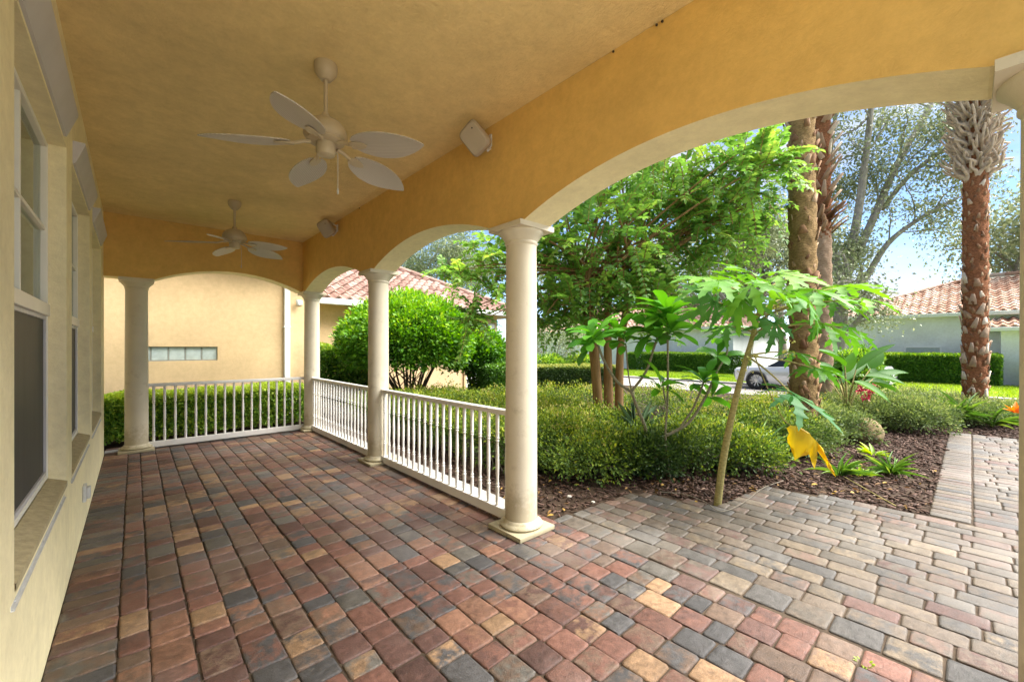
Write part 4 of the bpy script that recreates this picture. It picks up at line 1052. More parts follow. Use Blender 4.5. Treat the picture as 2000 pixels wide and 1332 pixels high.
def palm(label, base, top, r0, r1, mats, boots, zc, seed, lattice=None, bark2=None):
    """boots: list of (z0, z1, count, length, width, material)"""
    rs = np.random.default_rng(seed); t = thing('palm_tree', label, 'palm tree', (base[0], base[1], 0), 'cabbage palms')
    b_, e = Vector(base), Vector(top)
    n = 190; k = 40; v = []; f = []
    for i in range(n+1):
        u = i/n; c_ = b_.lerp(e, u)
        for j in range(k):
            a = 2*math.pi*j/k
            ring = .008*math.sin(u*n*1.1+2*math.sin(a*2)+1.3*math.sin(a*5))
            rr = (r0+(r1-r0)*u)*(1+rs.normal(0, .022)+.03*math.sin(3*a+c_.z*2.3)*math.sin(c_.z*5.1+a))+ring
            v.append((c_.x+rr*math.cos(a), c_.y+rr*math.sin(a), c_.z))
    for i in range(n):
        for j in range(k): f.append((i*k+j, i*k+(j+1) % k, (i+1)*k+(j+1) % k, (i+1)*k+j))
    f.append(tuple(n*k+j for j in range(k)))
    # lower and upper bark may differ
    mb = MB(); mb.add(v, f)
    if bark2:
        zs = bark2[0]; mb.mi = [1 if sum(v[q_][2] for q_ in fc)/len(fc) > zs+.15*math.sin(fc[0]) else 0 for fc in f]
        tk_ = mb.build('trunk', [mats, bark2[1]], t, smooth=70)
    else: tk_ = mb.build('trunk', mats, t, smooth=70)
    fl_ = []
    for z0, z1, cnt, ln, wd, mt, lift in boots:
        z = np.sort(rs.uniform(z0, z1, cnt)); a = np.arange(cnt)*2.399+rs.normal(0, .15, cnt)
        u = (z-b_.z)/(e.z-b_.z); rr = (r0+(r1-r0)*u)*.97
        P = np.stack([b_.x+(e.x-b_.x)*u+rr*np.cos(a), b_.y+(e.y-b_.y)*u+rr*np.sin(a), z], 1)
        o = np.stack([np.cos(a), np.sin(a), np.zeros(cnt)], 1)
        A = norm(o*(1-lift)+np.array([0, 0, 1.])*lift+np.stack([-np.sin(a), np.cos(a), 0*a], 1)*rs.normal(0, .25, cnt)[:, None])
        fl_.append(leafmesh('leaf_bases', P, A, o, ln*rs.uniform(.7, 1.3, cnt), wd*rs.uniform(.7, 1.2, cnt), BOOT, mt, t, rs.random(cnt)))
    absorb(tk_, fl_)
    if lattice:
        z0, z1, cnt, ln = lattice; mb = MB()
        for i in range(cnt):
            z = z0+(z1-z0)*i/cnt; a = i*2.399; c_ = b_.lerp(e, (z-b_.z)/(e.z-b_.z)); rr = r1*.92
            for s in (-1, 1):      # each old frond base splits in a V
                p0 = Vector((c_.x+rr*math.cos(a+.35*s*0), c_.y+rr*math.sin(a), z)); tang = Vector((-math.sin(a), math.cos(a), 0)); out = Vector((math.cos(a), math.sin(a), 0))
                k1, k2, k3 = random.uniform(.7, 1.3), random.uniform(.6, 1.35), random.uniform(.5, 1.4); p1 = p0+tang*s*.05*k1+out*.05+Vector((0, 0, .09)); p2 = p0+tang*s*.12*k2+out*ln*.6*k1+Vector((0, 0, .15)); p3 = p0+tang*s*.15*k3+out*ln*k2+Vector((0, 0, .30*k3))
                mb.tube(spline([p0, p1, p2, p3], 4), taper(.044, .016, 13), 6)
        mb.build('split_leaf_bases', M['bootsolid'], t, smooth=60)
    lv = Leaves(); st = MB()
    for i in range(20):
        a = i*2.399; el = R(-25+85*(i/19)); d = Vector((math.cos(a)*math.cos(el), math.sin(a)*math.cos(el), math.sin(el)))
        st.tube(fan_frond(lv, Vector((e.x, e.y, e.z-.1)), d, rng.uniform(.9, 1.25), rng.uniform(.8, 1.05)), [.022, .016, .010], 5)
    lv.build('crown', TLS, M['frond'], t); st.build('frond_stalks', M['bark_papaya'], t, smooth=60)
    return t
M['bootsolid'] = paint('pale_frond_base', (.46, .37, .28), .38, 9, .8, .4, 40)
d = 6.7; a = at(1572, 860, d); e = at(1560, 120, d)
palm('thick mossy brown palm trunk nearest the papaya, rising out of view', (a.x, a.y, -.1), (e.x, e.y, 9.2), .192, .168, M['bark_palm'],
     [(0, 1.5, 60, .12, .09, M['boot'], .86), (1.5, 2.6, 34, .15, .11, M['boot'], .88), (2.6, 4.2, 12, .16, .11, M['boot'], .88), (4.2, 8.6, 120, .17, .10, M['boot'], .8), (.2, 6.0, 130, .08, .05, M['boot'], .9)], 7, 41, bark2=(0, M['bark_palm']))
d = 9.3; a = at(1610, 800, d); e = at(1600, 200, d)
palm('pale pinkish palm trunk just behind the thick mossy one', (a.x, a.y, -.1), (e.x, e.y, 9.6), .165, .170, M['bark_palm_pale'],
     [(3.95, 4.6, 34, .32, .10, M['boot'], .50), (4.6, 9.0, 120, .30, .10, M['boot_pale'], .62)], 7.5, 42, bark2=(4.0, M['bark_palm_red']))
d = 8.7; a = at(1904, 800, d); e = at(1906, 210, d)
palm('reddish palm trunk on the right with a lattice of pale split leaf bases', (a.x, a.y, -.1), (e.x, e.y, 9.4), .182, .190, M['bark_palm_red'],
     [(0, 3.1, 64, .18, .12, M['boot_pale'], .93), (3.1, 5.0, 14, .12, .08, M['boot_pale'], .9), (0, 5.0, 260, .10, .06, M['boot'], .90)], 7.5, 43, lattice=(4.95, 9.2, 250, .27))

# ------------------------------------------------------------------ papaya
def palmate(size, lobes=7, curve=.25, tooth=True):
    """one papaya leaf: deeply cut lobes around the stalk, each lobe a folded, toothed strip; local axis +x is the leaf's middle"""
    v = []; f = []
    prof = [(0, .025), (.20, .055), (.30, .085), (.40, .13), (.47, .21), (.51, .10), (.60, .095), (.68, .17), (.72, .075), (.82, .065), (.88, .085), (.92, .04), (1, 0)]
    for k in range(lobes):
        u = k/(lobes-1)*2-1; a = u*R(150); ln = size*(1-.50*abs(u)**1.6); b0 = len(v); ca, sa = math.cos(a), math.sin(a); c2 = curve*(1+.35*math.sin(k*2.1))
        for t, w_ in prof:
            r_ = t*ln; wd = w_*ln*1.05
            for s in (-1, 0, 1):
                tt = t+(.07 if s and w_ > .15 else 0); x = tt*ln; y = s*wd; z = -c2*size*(t**2)+(.10*wd if s else 0)+.004*k
                v.append((x*ca-y*sa, x*sa+y*ca, z))
        for i in range(len(prof)-1):
            p = b0+3*i; f += [(p, p+3, p+4, p+1), (p+1, p+4, p+5, p+2)]
    return v, f
def set_tint(me, val):
    q_ = me.attributes.new('tint', 'FLOAT', 'POINT'); q_.data.foreach_set('value', [val]*len(me.vertices))
base = at(1401, 990, 3.95); base.z = -.03
papaya = thing('papaya_tree', 'young papaya with lobed leaves on a slim leaning stem, at the paving corner', 'tree', (base.x, base.y, 0))
stem = [base, at(1412, 900, 3.95), at(1432, 800, 3.96), at(1452, 720, 3.97), at(1472, 650, 3.98), at(1486, 590, 4.0), at(1490, 545, 4.0)]
pts = spline(stem, 6); mb = MB(); mb.tube(pts, [.034-.024*(i/(len(pts)-1))**1.5 for i in range(len(pts))], 12); mb.build('stem', M['bark_papaya'], papaya, smooth=60)
PL = [ # leaf stalk end (photo x, y, distance), stalk start y on stem, blade direction in photo (dx, dy), size, tint, droop
 (1405, 553, 3.75, 600, (-1, .10), .42, .55, .30), (1462, 535, 4.15, 560, (-.6, -.25), .36, .65, .16), (1520, 538, 3.9, 560, (.9, -.1), .40, .74, .25), (1500, 556, 3.6, 590, (.4, .35), .36, .66, .35),
 (1590, 570, 3.75, 620, (1, .05), .44, .55, .34), (1605, 634, 3.85, 645, (1, .18), .40, .55, .42), (1545, 580, 4.3, 610, (.9, -.25), .38, .80, .20), (1440, 548, 4.45, 580, (-.7, -.15), .38, .62, .18), (1392, 588, 3.7, 625, (-.7, .7), .32, .25, .55),
 (1548, 772, 3.55, 690, (1, .30), .46, .06, .30), (1636, 562, 4.0, 610, (1, -.08), .44, .75, .30), (1470, 560, 3.5, 600, (-.4, .5), .30, .60, .4), (1372, 545, 4.2, 600, (-1, -.05), .34, .70, .2), (1540, 545, 4.3, 575, (.7, -.1), .40, .85, .25),
 (1575, 590, 3.5, 630, (.5, .6), .32, .45, .45), (1430, 600, 4.3, 620, (-.8, .3), .30, .35, .4), (1625, 590, 4.2, 620, (1, .2), .38, .70, .3), (1552, 690, 4.3, 690, (.9, .3), .26, .5, .4), (1590, 720, 4.1, 700, (.9, .2), .32, .45, .35),
 (1420, 640, 4.2, 650, (-.9, .3), .26, .3, .4), (1510, 630, 3.6, 660, (.3, .6), .26, .25, .5), (1655, 640, 4.3, 640, (.9, .4), .34, .5, .4), (1450, 585, 3.6, 610, (-.3, .6), .28, .5, .5), (1685, 585, 4.2, 610, (1, .15), .36, .65, .3)]
for i, (x, y, d, ys_, (dx, dy), size, tint, dr) in enumerate(PL):
    e = at(x, y, d); s = min(pts, key=lambda p_: abs((CAM_Y0-(p_.z-CAM_H)*CAM_F/4.0)-ys_))
    stk = MB(); sp = bez(s, Vector(s).lerp(e, .55)+Vector((0, 0, .05)), e, 8); stk.tube(sp, taper(.010, .0055, 8), 6)
    v, f = palmate(size*1.05, 7 if i % 2 else 9, dr)
    A = Vector((cY*dx+sY*rng.normal(0, .25), -sY*dx+cY*rng.normal(0, .25), -dy)).normalized()
    N = (Vector((0, 0, 1))*1.0+Vector(rng.normal(0, .18, 3))-Vector((sY, cY, 0))*(.20 if y < 740 else .34)); N = (N-A*N.dot(A)).normalized(); S = N.cross(A)
    lf = MB(); lf.add([e+A*a_+S*b_+N*c_ for a_, b_, c_ in v], f)
    o = lf.build('leaf', M['papaya'], papaya, smooth=60); o.data.attributes.new('tint', 'FLOAT', 'POINT').data.foreach_set('value', np.clip(tint+.22*lump(np.array([q_.co for q_ in o.data.vertices]), 14, i), 0, 1).astype(np.float32))
    stk.build('leaf_stalk', M['bark_papaya'], o, smooth=60)
# the fading yellow leaf: hangs limp, its lobes dropping from a curved midrib
OUT = [(330,862),(348,848),(372,852),(402,862),(425,878),(447,899),(470,922),(490,950),(508,985),(528,1020),(548,1058),(563,1092),(545,1074),(524,1046),(508,1018),(494,996),(482,978),(473,968),(476,992),(471,1020),(462,1054),(450,1030),(443,1008),(437,985),(428,962),(418,968),(404,984),(388,1000),(368,1014),(370,992),(368,974),(362,958),(348,948),(334,930),(344,918),(333,902),(341,886)]
lf = MB(); bm = bmesh.new(); vs = []
for x, y in OUT:
    u = (x-330)/233; dd = 3.70-.05*math.sin(u*3.0)+.035*math.sin(y*.045+x*.03); vs.append(bm.verts.new(at(1400+x/2.42, 480+y/2.42, dd)))
bm.faces.new(vs); bmesh.ops.triangulate(bm, faces=bm.faces[:]); bmesh.ops.subdivide_edges(bm, edges=bm.edges[:], cuts=2, use_grid_fill=True)
fw = Vector((sY, cY, 0)); mx_ = at(1545, 832, 3.7); mdir = (at(1628, 920, 3.7)-mx_).normalized()
for v_ in bm.verts:
    if len(v_.link_faces) and not v_.is_boundary: rel = (v_.co-mx_); h_ = (rel-mdir*rel.dot(mdir)).length; v_.co += -fw*(.022*math.sin(min(1, h_/.10)*3.1)+.006*math.sin(rel.dot(mdir)*70))
sp = [mx_]
bm.verts.index_update(); lf.add([v_.co.copy() for v_ in bm.verts], [[q_.index for q_ in f_.verts] for f_ in bm.faces]); bm.free()
o = lf.build('leaf', M['yellow'], papaya, smooth=70); set_tint(o.data, .6); o.data.attributes['tint'].data.foreach_set('value', np.clip(.55+.55*lump(np.array([v_.co for v_ in o.data.vertices]), 26, 3), 0, 1).astype(np.float32)); o['label'] = 'drooping bright yellow papaya leaf'
mb = MB(); mb.tube(spline([at(1472, 690, 3.97), at(1500, 760, 3.9), at(1528, 815, 3.82), sp[-1]], 6), taper(.006, .004, 19), 6); mb.build('leaf_stalk', M['bark_papaya'], o, smooth=60)
lv = Leaves(); mb = MB()
for x, y in ((1500, 640), (1520, 600), (1515, 560), (1535, 665), (1548, 700), (1470, 700), (1455, 720), (1530, 690)):
    s = pts[22+int(rng.integers(8))]; e = at(x+rng.normal(0, 5), y, 3.85+rng.normal(0, .12)); mb.tube(bez(s, s.lerp(e, .5)+Vector((0, 0, .04)), e, 6), .003, 4)
    n = 9; lv.add(np.array(e)+rng.normal(0, .035, (n, 3)), rvec(n), rvec(n), .032, .020, rng.random(n))
o = lv.build('flower_sprays', T8, M['flower_y'], papaya); mb.build('flower_stalks', M['bark_papaya'], o)

# ------------------------------------------------------------------ frangipani
def rosette(lv, p, d, n, L, W, tint, droop=0):
    d = np.array(Vector(d).normalized())
    for k in range(n):
        a = k*2.399; o = Vector(d).orthogonal().normalized(); s = Vector(d).cross(o); rad = np.array(o*math.cos(a)+s*math.sin(a))
        el = .25+1.0*(1-k/n)*0+.9*(k/n); A = rad+d*(el-.15)+np.array([0, 0, -droop])
        lv.add(np.array([np.array(p)-d*.09*(1-k/n)]), A[None, :], (d+rad*-.2)[None, :], L*rng.uniform(.7, 1.15), W*rng.uniform(.85, 1.1), tint+rng.normal(0, .15))
def frangipani(label, base, limbs, ros, seed):
    t = thing('frangipani', label, 'shrub', (base[0], base[1], 0), 'frangipani plants'); mb = MB(); lv = Leaves()
    for path, r0, r1 in limbs: q_ = spline(path, 5); mb.tube(q_, taper(r0, r1, len(q_)), 8)
    for p_, d_, n_, L, tint in ros: rosette(lv, p_, d_, int(n_*.9), L*1.10, L*.40, tint, .16)
    mb.build('stems', M['bark_plum'], t, smooth=60); lv.build('leaves', TO, M['plumeria'], t); return t
d = 4.9; q = lambda x, y, dd=0: at(x, y, d+dd)
b0 = q(1266, 880); b0.z = -.03; fork = q(1233, 765)
frangipani('forked bare stemmed frangipani with leaf rosettes in front of the crape trunks', b0,
   [([b0, q(1262, 845), q(1246, 800), fork], .022, .018), ([fork, q(1205, 745), q(1180, 705), q(1165, 665)], .017, .014), ([fork, q(1262, 725), q(1277, 680), q(1284, 660)], .016, .013), ([q(1240, 790), q(1228, 735, .1), q(1222, 670, .15)], .010, .008)],
   [(q(1160, 655), (-.35, 0, 1), 18, .37, .60), (q(1150, 668, -.1), (-.6, 0, .6), 8, .32, .5), (q(1205, 650, .12), (.2, .1, 1), 15, .33, .60), (q(1222, 662, .15), (.1, .1, .9), 10, .28, .4), (q(1285, 655), (.1, 0, 1), 14, .35, .5)], 51)
d = 4.7; b1 = q(1310, 872); b1.z = -.03
frangipani('sprawling frangipani with large glossy rosettes left of the papaya stem', b1,
   [([b1, q(1300, 855), q(1304, 770, .1), q(1304, 620, .1)], .014, .012), ([q(1302, 850), q(1345, 825), q(1378, 775), q(1400, 725)], .020, .014), ([q(1330, 832), q(1355, 795), q(1375, 745)], .014, .011), ([q(1304, 800, .1), q(1297, 770), q(1294, 745)], .010, .009), ([q(1400, 725), q(1420, 690), q(1416, 655)], .012, .010)],
   [(q(1304, 612, .1), (0, 0, 1), 26, .42, .55), (q(1312, 640, -.1), (.25, -.1, .8), 16, .38, .42), (q(1270, 640, .1), (-.5, .1, .7), 10, .36, .40), (q(1374, 738), (.05, 0, 1), 16, .30, .25), (q(1294, 748), (.4, -.2, .7), 10, .28, .55), (q(1415, 648), (-.1, 0, .9), 14, .28, .65), (q(1402, 690), (-.4, -.3, .6), 8, .28, .5), (q(1395, 770), (.5, -.2, .3), 8, .26, .35)], 52)

# ------------------------------------------------------------------ strap and sword leaved plants
def tuft(name, label, p, n, L, W, mat, spread, cat='plant', group=None, tm=None, tb=.5, kids='leaves'):
    t = thing(name, label, cat, (p[0], p[1], 0), group); lv = Leaves()
    a = rng.uniform(0, 6.28, n); el = rng.uniform(spread[0], spread[1], n)
    A = np.stack([np.cos(a)*np.cos(el), np.sin(a)*np.cos(el), np.sin(el)], 1)
    P = np.array([p[0], p[1], p[2]])+np.stack([np.cos(a), np.sin(a), 0*a], 1)*.025
    lv.add(P, A, norm(np.array([0, 0, 1.])-A*A[:, 2:3]+rng.normal(0, .15, (n, 3))), L*rng.uniform(.6, 1.15, n), W, tb+rng.normal(0, .2, n))
    lv.build(kids, tm or long_leaf(.45, 6, .2), mat, t); return t
p = at(1246, 850, 5.9); tuft('yucca_plant', 'stiff sword leaved plant behind the forked frangipani', (p.x, p.y, .12), 26, .62, .045, M['agave'], (.55, 1.35), tm=long_leaf(.05, 5, .3))
p = at(1742, 918, 4.85); tuft('liriope_tuft', 'bright green grassy tuft on the bark, right of the yellow leaf', (p.x, p.y, 0), 44, .30, .020, M['strap'], (.35, 1.35), group='grassy tufts on the bark bed')
p = at(1640, 922, 4.8); tuft('liriope_tuft', 'grassy tuft at the tip of the drooping yellow leaf', (p.x, p.y, 0), 34, .30, .020, M['strap'], (.5, 1.4), group='grassy tufts on the bark bed')
p = at(1680, 922, 4.8); tuft('bromeliad', 'small lime green rosette between the two grassy tufts', (p.x, p.y, .0), 26, .15, .035, M['lime'], (.2, 1.1), tm=TLS)
p = at(1705, 880, 5.6); tuft('bromeliad', 'lime green leafy rosette below the rounded rock', (p.x, p.y, .03), 22, .20, .05, M['lime'], (.2, 1.0), tm=TLS)
p = at(1470, 880, 5.1); tuft('lily_plant', 'arching strap leaved lily just right of the papaya stem', (p.x, p.y, .05), 24, .62, .038, M['strap'], (.6, 1.3), tb=.45)
p = at(1425, 830, 5.9); tuft('lily_plant', 'arching strap leaved lily behind the papaya stem', (p.x, p.y, .15), 16, .55, .035, M['strap'], (.7, 1.35), tb=.35)
p = at(1880, 790, 7.9); tuft('lily_plant', 'upright strap leaves at the foot of the red trunked palm', (p.x, p.y, .10), 30, .62, .05, M['strap'], (.6, 1.35), tb=.55)
p = at(1835, 792, 8.1); tuft('lily_plant', 'thin arching leaves left of the red trunked palm', (p.x, p.y, .10), 20, .6, .03, M['strap'], (.5, 1.2), tb=.5)
p = at(1940, 800, 7.6); tuft('lily_plant', 'low strap leaves right of the red trunked palm', (p.x, p.y, .05), 24, .5, .03, M['strap'], (.4, 1.2), tb=.6)
p = at(1984, 790, 6.6); tuft('orange_bromeliad', 'orange bracted bromeliad peeking in at the right edge', (p.x, p.y, .44), 16, .19, .055, M['orange'], (.3, 1.35), tm=TLS, kids='bracts')
p = at(1688, 1293, 813.2*1.48/(1293-678.2)); tuft('weed_sprout', 'tiny green weed sprouting from a paving joint near the bottom edge', (p.x, p.y, -.004), 16, .022, .008, M['lime'], (.15, .9), tm=TLS)
# broad paddle leaves
p = at(1655, 790, 7.9); t = thing('bird_of_paradise', 'broad paddle leaved plant between the palms, one leaf raised', 'plant', (p.x, p.y, 0)); lv = Leaves(); mb = MB()
for x0, y0, x1, y1, dd, w_ in ((1672, 722, 1738, 672, .2, .17), (1650, 715, 1612, 680, 0, .2), (1690, 735, 1762, 742, 0, .2), (1640, 735, 1596, 705, -.2, .2), (1700, 720, 1722, 690, .5, .22), (1668, 745, 1735, 775, -.3, .2), (1630, 730, 1590, 745, .2, .2), (1650, 728, 1668, 690, .4, .2), (1705, 740, 1770, 722, .6, .2), (1620, 745, 1600, 715, .5, .22), (1690, 745, 1760, 760, .7, .2), (1640, 750, 1690, 705, .8, .24), (1715, 750, 1700, 712, .9, .22)):
    s, e = at(x0, y0, 7.9+dd), at(x1, y1, 7.7+dd*1.4); mb.tube(bez((p.x, p.y, 0), Vector((p.x, p.y, .5)), s, 6), taper(.018, .010, 6), 6)
    dv = e-s; lv.add(np.array([s]), np.array([dv]), np.array([Vector((-sY*.5, -cY*.5, .9))]), dv.length*1.15, w_, rng.uniform(.2, .9))
lv.build('leaves', long_leaf(.15, 8, .22), M['banana'], t); mb.build('stalks', M['bark_papaya'], t, smooth=60)
p = at(1668, 720, 11.4); shrub((p.x, p.y, .66), (.85, .6, .74), 'tall leafy green bush between the palm trunks and the parked car', M['hedge'], 13000, .085, .045, None, .3, .2, 2, 77, .45, name='bush', cat='bush')
p = at(1625, 720, 12.2); shrub((p.x, p.y, .62), (.6, .5, .70), 'leafy bush showing just right of the thick palm trunk', M['topiary'], 8000, .085, .045, None, .3, .2, 2, 78, .45, name='bush', cat='bush')
# red flowers
t = thing('flowering_plant', 'small clusters of red and pink flowers below the paddle leaves', 'plant', tuple((at(1690, 770, 7.6)).xy)+(0,)); mb = MB()
for x, y in ((1680, 762), (1708, 758), (1692, 776), (1700, 764)):
    e = at(x, y, 7.5); n = 26; lv = Leaves(); lv.add(np.array(e)+rng.normal(0, .024, (n, 3)), norm(rvec(n)+np.array([0, 0, .4])), rvec(n), .055, .04, rng.random(n)); lv.build('flower', T8, M['flower'], t)
    mb.tube(bez(at(1690, 830, 7.6)*1, at(1690, 800, 7.6), e, 5), .006, 5)
mb.build('stems', M['bark_papaya'], t)

# rock
bm = bmesh.new(); bmesh.ops.create_icosphere(bm, subdivisions=4, radius=1); p = at(1690, 855, 6.6)
for v in bm.verts:
    k = 1+.14*lump(np.array([v.co]), 2.2, 8)[0]+.03*lump(np.array([v.co]), 8, 9)[0]; v.co = Vector((v.co.x*.27*k, v.co.y*.24*k, v.co.z*.23*k))
me = bpy.data.meshes.new('rock'); bm.to_mesh(me); bm.free(); me.shade_smooth(); o = link('rock', me, M['rock']); o.location = (p.x, p.y, .13); props(o, 'rounded brown boulder between the shrubs and the bark bed', 'rock')
for i, (x, y, d, s) in enumerate(((1158, 985, 3.95, .020), (1112, 972, 4.1, .024))):
    bm = bmesh.new(); bmesh.ops.create_icosphere(bm, subdivisions=3, radius=s); 
    for v in bm.verts: v.co *= 1+.2*lump(np.array([v.co])/s, 1.8, i)[0]; v.co.z *= .6
    me = bpy.data.meshes.new('pebble'); bm.to_mesh(me); bm.free(); me.shade_smooth(); p = at(x, y, d); o = link('pebble', me, M['pebble']); o.location = (p.x, p.y, .012)
    props(o, ('pale pebble on the bark beside the paving tip', 'pale pebble in the bark just right of the nearest column', 'pale pebble beside the papaya foot')[i], 'pebble')
# irrigation tube and fallen twigs on the bark edge
def ground_line(name, label, cat, pts, r, mat):
    mb = MB(); mb.tube(spline([(x, y, z) for x, y, z in pts], 6), r, 6); return props(mb.build(name, mat, smooth=60), label, cat)
g = lambda x, y, z=.01: (lambda dd: (*(at(x, y, dd).xy), z))(CAM_H*CAM_F/(y-CAM_Y0))
ground_line('drip_tube', 'thin tan drip tube winding past the papaya foot along the bark edge', 'tube', [g(1290, 962), g(1340, 968), g(1378, 985, .02), g(1408, 1002, .015), g(1450, 985), g(1490, 955), g(1530, 940)], .004, M['twig'])
ground_line('fallen_stalk', 'long fallen stalk lying on the bark towards the walkway corner', 'twig', [g(1650, 935, .02), g(1700, 962), g(1750, 990)], .005, M['bark_papaya'])

# ================================================================== HOUSES
def tile_plane(mb_v, mb_f, mb_t, E0, E1, R0, R1, tw=.29, th=.37):
    """interlocking barrel tiles over the slope E0-E1 (eave) to R0-R1 (ridge)"""
    E0, E1, R0, R1 = map(Vector, (E0, E1, R0, R1)); ax = (E1-E0); Lx = ax.length; ax.normalize()
    up = (R0-E0)-ax*(R0-E0).dot(ax); Ls = up.length; up.normalize(); nn = ax.cross(up).normalized()
    if nn.z < 0: nn = -nn
    rows = int(Ls/th); sub = 6
    l0, l1 = (R0-E0).dot(ax), (R1-E0).dot(ax)
    for r_ in range(rows):
        a0, a1 = r_*th, min((r_+1)*th+.03, Ls); f0, f1 = a0/Ls, min(1, (r_+1)*th/Ls)
        xa, xb = l0*f0, Lx+(l1-Lx)*f0
        i0, i1 = math.floor(xa/tw), math.ceil(xb/tw)
        for i in range(i0, i1):
            b_ = len(mb_v); cnt = 0; tone = rng.random()
            for s, (dd, lift) in enumerate(((a0, .045), (a1, .0))):
                ff = dd/Ls; lo, hi = l0*ff, Lx+(l1-Lx)*ff
                for k in range(sub+1):
                    x = min(max((i+k/sub)*tw, lo), hi); ph = k/sub*2*math.pi
                    z = .050*math.cos(ph+.5)*(1 if math.cos(ph+.5) > 0 else .8)+lift
                    mb_v.append(E0+ax*x+up*dd+nn*z); mb_t.append(tone)
            for k in range(sub+1):          # front lip of the tile
                mb_v.append(mb_v[b_+k]-nn*.055); mb_t.append(tone)
            m_ = sub+1
            for k in range(sub):
                mb_f.append((b_+k, b_+k+1, b_+m_+k+1, b_+m_+k)); mb_f.append((b_+2*m_+k, b_+2*m_+k+1, b_+k+1, b_+k))
def caps(mb, P, Q, r=.10, step=.36):
    P, Q = Vector(P), Vector(Q); n = max(1, int((Q-P).length/step))
    for i in range(n):
        a, b_ = P.lerp(Q, i/n), P.lerp(Q, (i+1.08)/n); mb.tube([a+Vector((0, 0, .02)), b_+Vector((0, 0, .05))], [r*1.05, r*.85], 8)
def roof(parent, x0, x1, y0, y1, ze, pitch, mat, over=.45, hipx=True, gut=True):
    x0 -= over; x1 += over; y0 -= over; y1 += over; v, f, t = [], [], []; cp = MB()
    if x1-x0 >= y1-y0:
        h = (y1-y0)/2; zr = ze+h*pitch; Ra, Rb = (x0+h, (y0+y1)/2, zr), (x1-h, (y0+y1)/2, zr)
    else:
        h = (x1-x0)/2; zr = ze+h*pitch; Ra, Rb = ((x0+x1)/2, y0+h, zr), ((x0+x1)/2, y1-h, zr)
    A, B, C_, D_ = (x0, y0, ze), (x1, y0, ze), (x1, y1, ze), (x0, y1, ze)
    pl = [(A, B, Ra, Rb), (B, C_, Rb, Rb), (C_, D_, Rb, Ra), (D_, A, Ra, Ra)] if x1-x0 >= y1-y0 else [(A, B, Ra, Ra), (B, C_, Ra, Rb), (C_, D_, Rb, Rb), (D_, A, Rb, Ra)]
    for p_ in pl: tile_plane(v, f, t, *p_)
    mb = MB(); mb.add(v, f); o = mb.build('roof', mat, parent, smooth=50)
    q_ = o.data.attributes.new('tint', 'FLOAT', 'POINT'); q_.data.foreach_set('value', t)
    under = MB(); under.add([A, B, C_, D_, Ra, Rb], [(0, 3, 2, 1)]+([(0, 1, 5, 4), (1, 2, 5), (2, 3, 4, 5), (3, 0, 4)] if x1-x0 >= y1-y0 else [(0, 1, 4), (1, 2, 5, 4), (2, 3, 5), (3, 0, 4, 5)]))
    under.v = [(a, b_, c_-.03) for a, b_, c_ in under.v]; under.build('soffit', M['trim'], parent)
    caps(cp, Ra, Rb)
    for c_, r_ in ((A, Ra), (B, Rb if x1-x0 >= y1-y0 else Ra), (C_, Rb), (D_, Ra if x1-x0 >= y1-y0 else Rb)): caps(cp, c_, r_)
    o2 = cp.build('ridge_caps', mat, o, smooth=50); q_ = o2.data.attributes.new('tint', 'FLOAT', 'POINT'); q_.data.foreach_set('value', np.repeat(rng.random(len(cp.v)//16+1), 16)[:len(cp.v)])
    g_ = MB(); gz = ze-.16
    g_.box(x0-.09, x1+.09, y0-.09, y0+.015, gz, ze-.005); g_.box(x0-.09, x1+.09, y1-.015, y1+.09, gz, ze-.005)
    g_.box(x0-.09, x0+.015, y0+.0155, y1-.0155, gz, ze-.006); g_.box(x1-.015, x1+.09, y0+.0155, y1-.0155, gz, ze-.006)
    g_.build('gutter', M['gutter'], parent, bevel=.02); return o
# peach neighbour
ph = thing('peach_house', 'peach stucco neighbour house with pink barrel tile roof beyond the end railing', 'house', (3, 13, 0))
# glass block strip
gbx = lambda x: (lambda t: (10*sY+t*10*cY)/(cY-t*sY))((x-1000)/CAM_F)
xa, xb = gbx(258), gbx(425); nb = 5; W_ = (xb-xa)/nb
dp = lambda X: X*sY+10*cY
zt = CAM_H-(677-CAM_Y0)*dp((xa+xb)/2)/CAM_F; zb = CAM_H-(705-CAM_Y0)*dp((xa+xb)/2)/CAM_F
w = MB(); w.box(-7, 2.93, 10.07, 18.9, -.1, 3.55); w.box(-7, xa, 10.0, 10.07, -.1, 3.55); w.box(xb, 2.93, 10.0, 10.07, -.1, 3.55); w.box(xa, xb, 10.0, 10.07, -.1, zb); w.box(xa, xb, 10.0, 10.07, zt, 3.55); w.box(2.932, 9.75, 11.55, 18.6, -.1, 2.72); w.build('wall', M['peach'], ph, smooth=30)
roof(ph, -7, 2.93, 10.0, 18.9, 3.62, .42, M['tile_peach'], .5)
roof(ph, 2.4, 10.2, 11.55, 18.6, 2.74, .50, M['tile_peach'], .45)
fm = MB()
for i in range(1, nb): fm.box(xa+W_*i-.006, xa+W_*i+.006, 10.030, 10.069, zb+.012, zt-.012)
fm.box(xa, xb, 10.0305, 10.069, zb+.0005, zb+.012); fm.box(xa, xb, 10.0305, 10.069, zt-.012, zt-.0005)
wo = fm.build('window', M['mortar'], ph)
for i in range(nb):
    bk = MB(); bk.box(xa+W_*i+.0065, xa+W_*(i+1)-.0065, 10.035, 10.069, zb+.0125, zt-.0125); bk.build('glass_block', M['block'], wo, bevel=.010)
x_ = gbx(559); ds = MB(); ds.box(x_-.055, x_+.055, 9.90, 9.985, .05, 3.45)
for z in (.6, 1.9, 3.0): ds.box(x_-.07, x_+.07, 9.893, 9.999, z, z+.03)
ds.build('downspout', M['trim_white'], ph, bevel=.01)
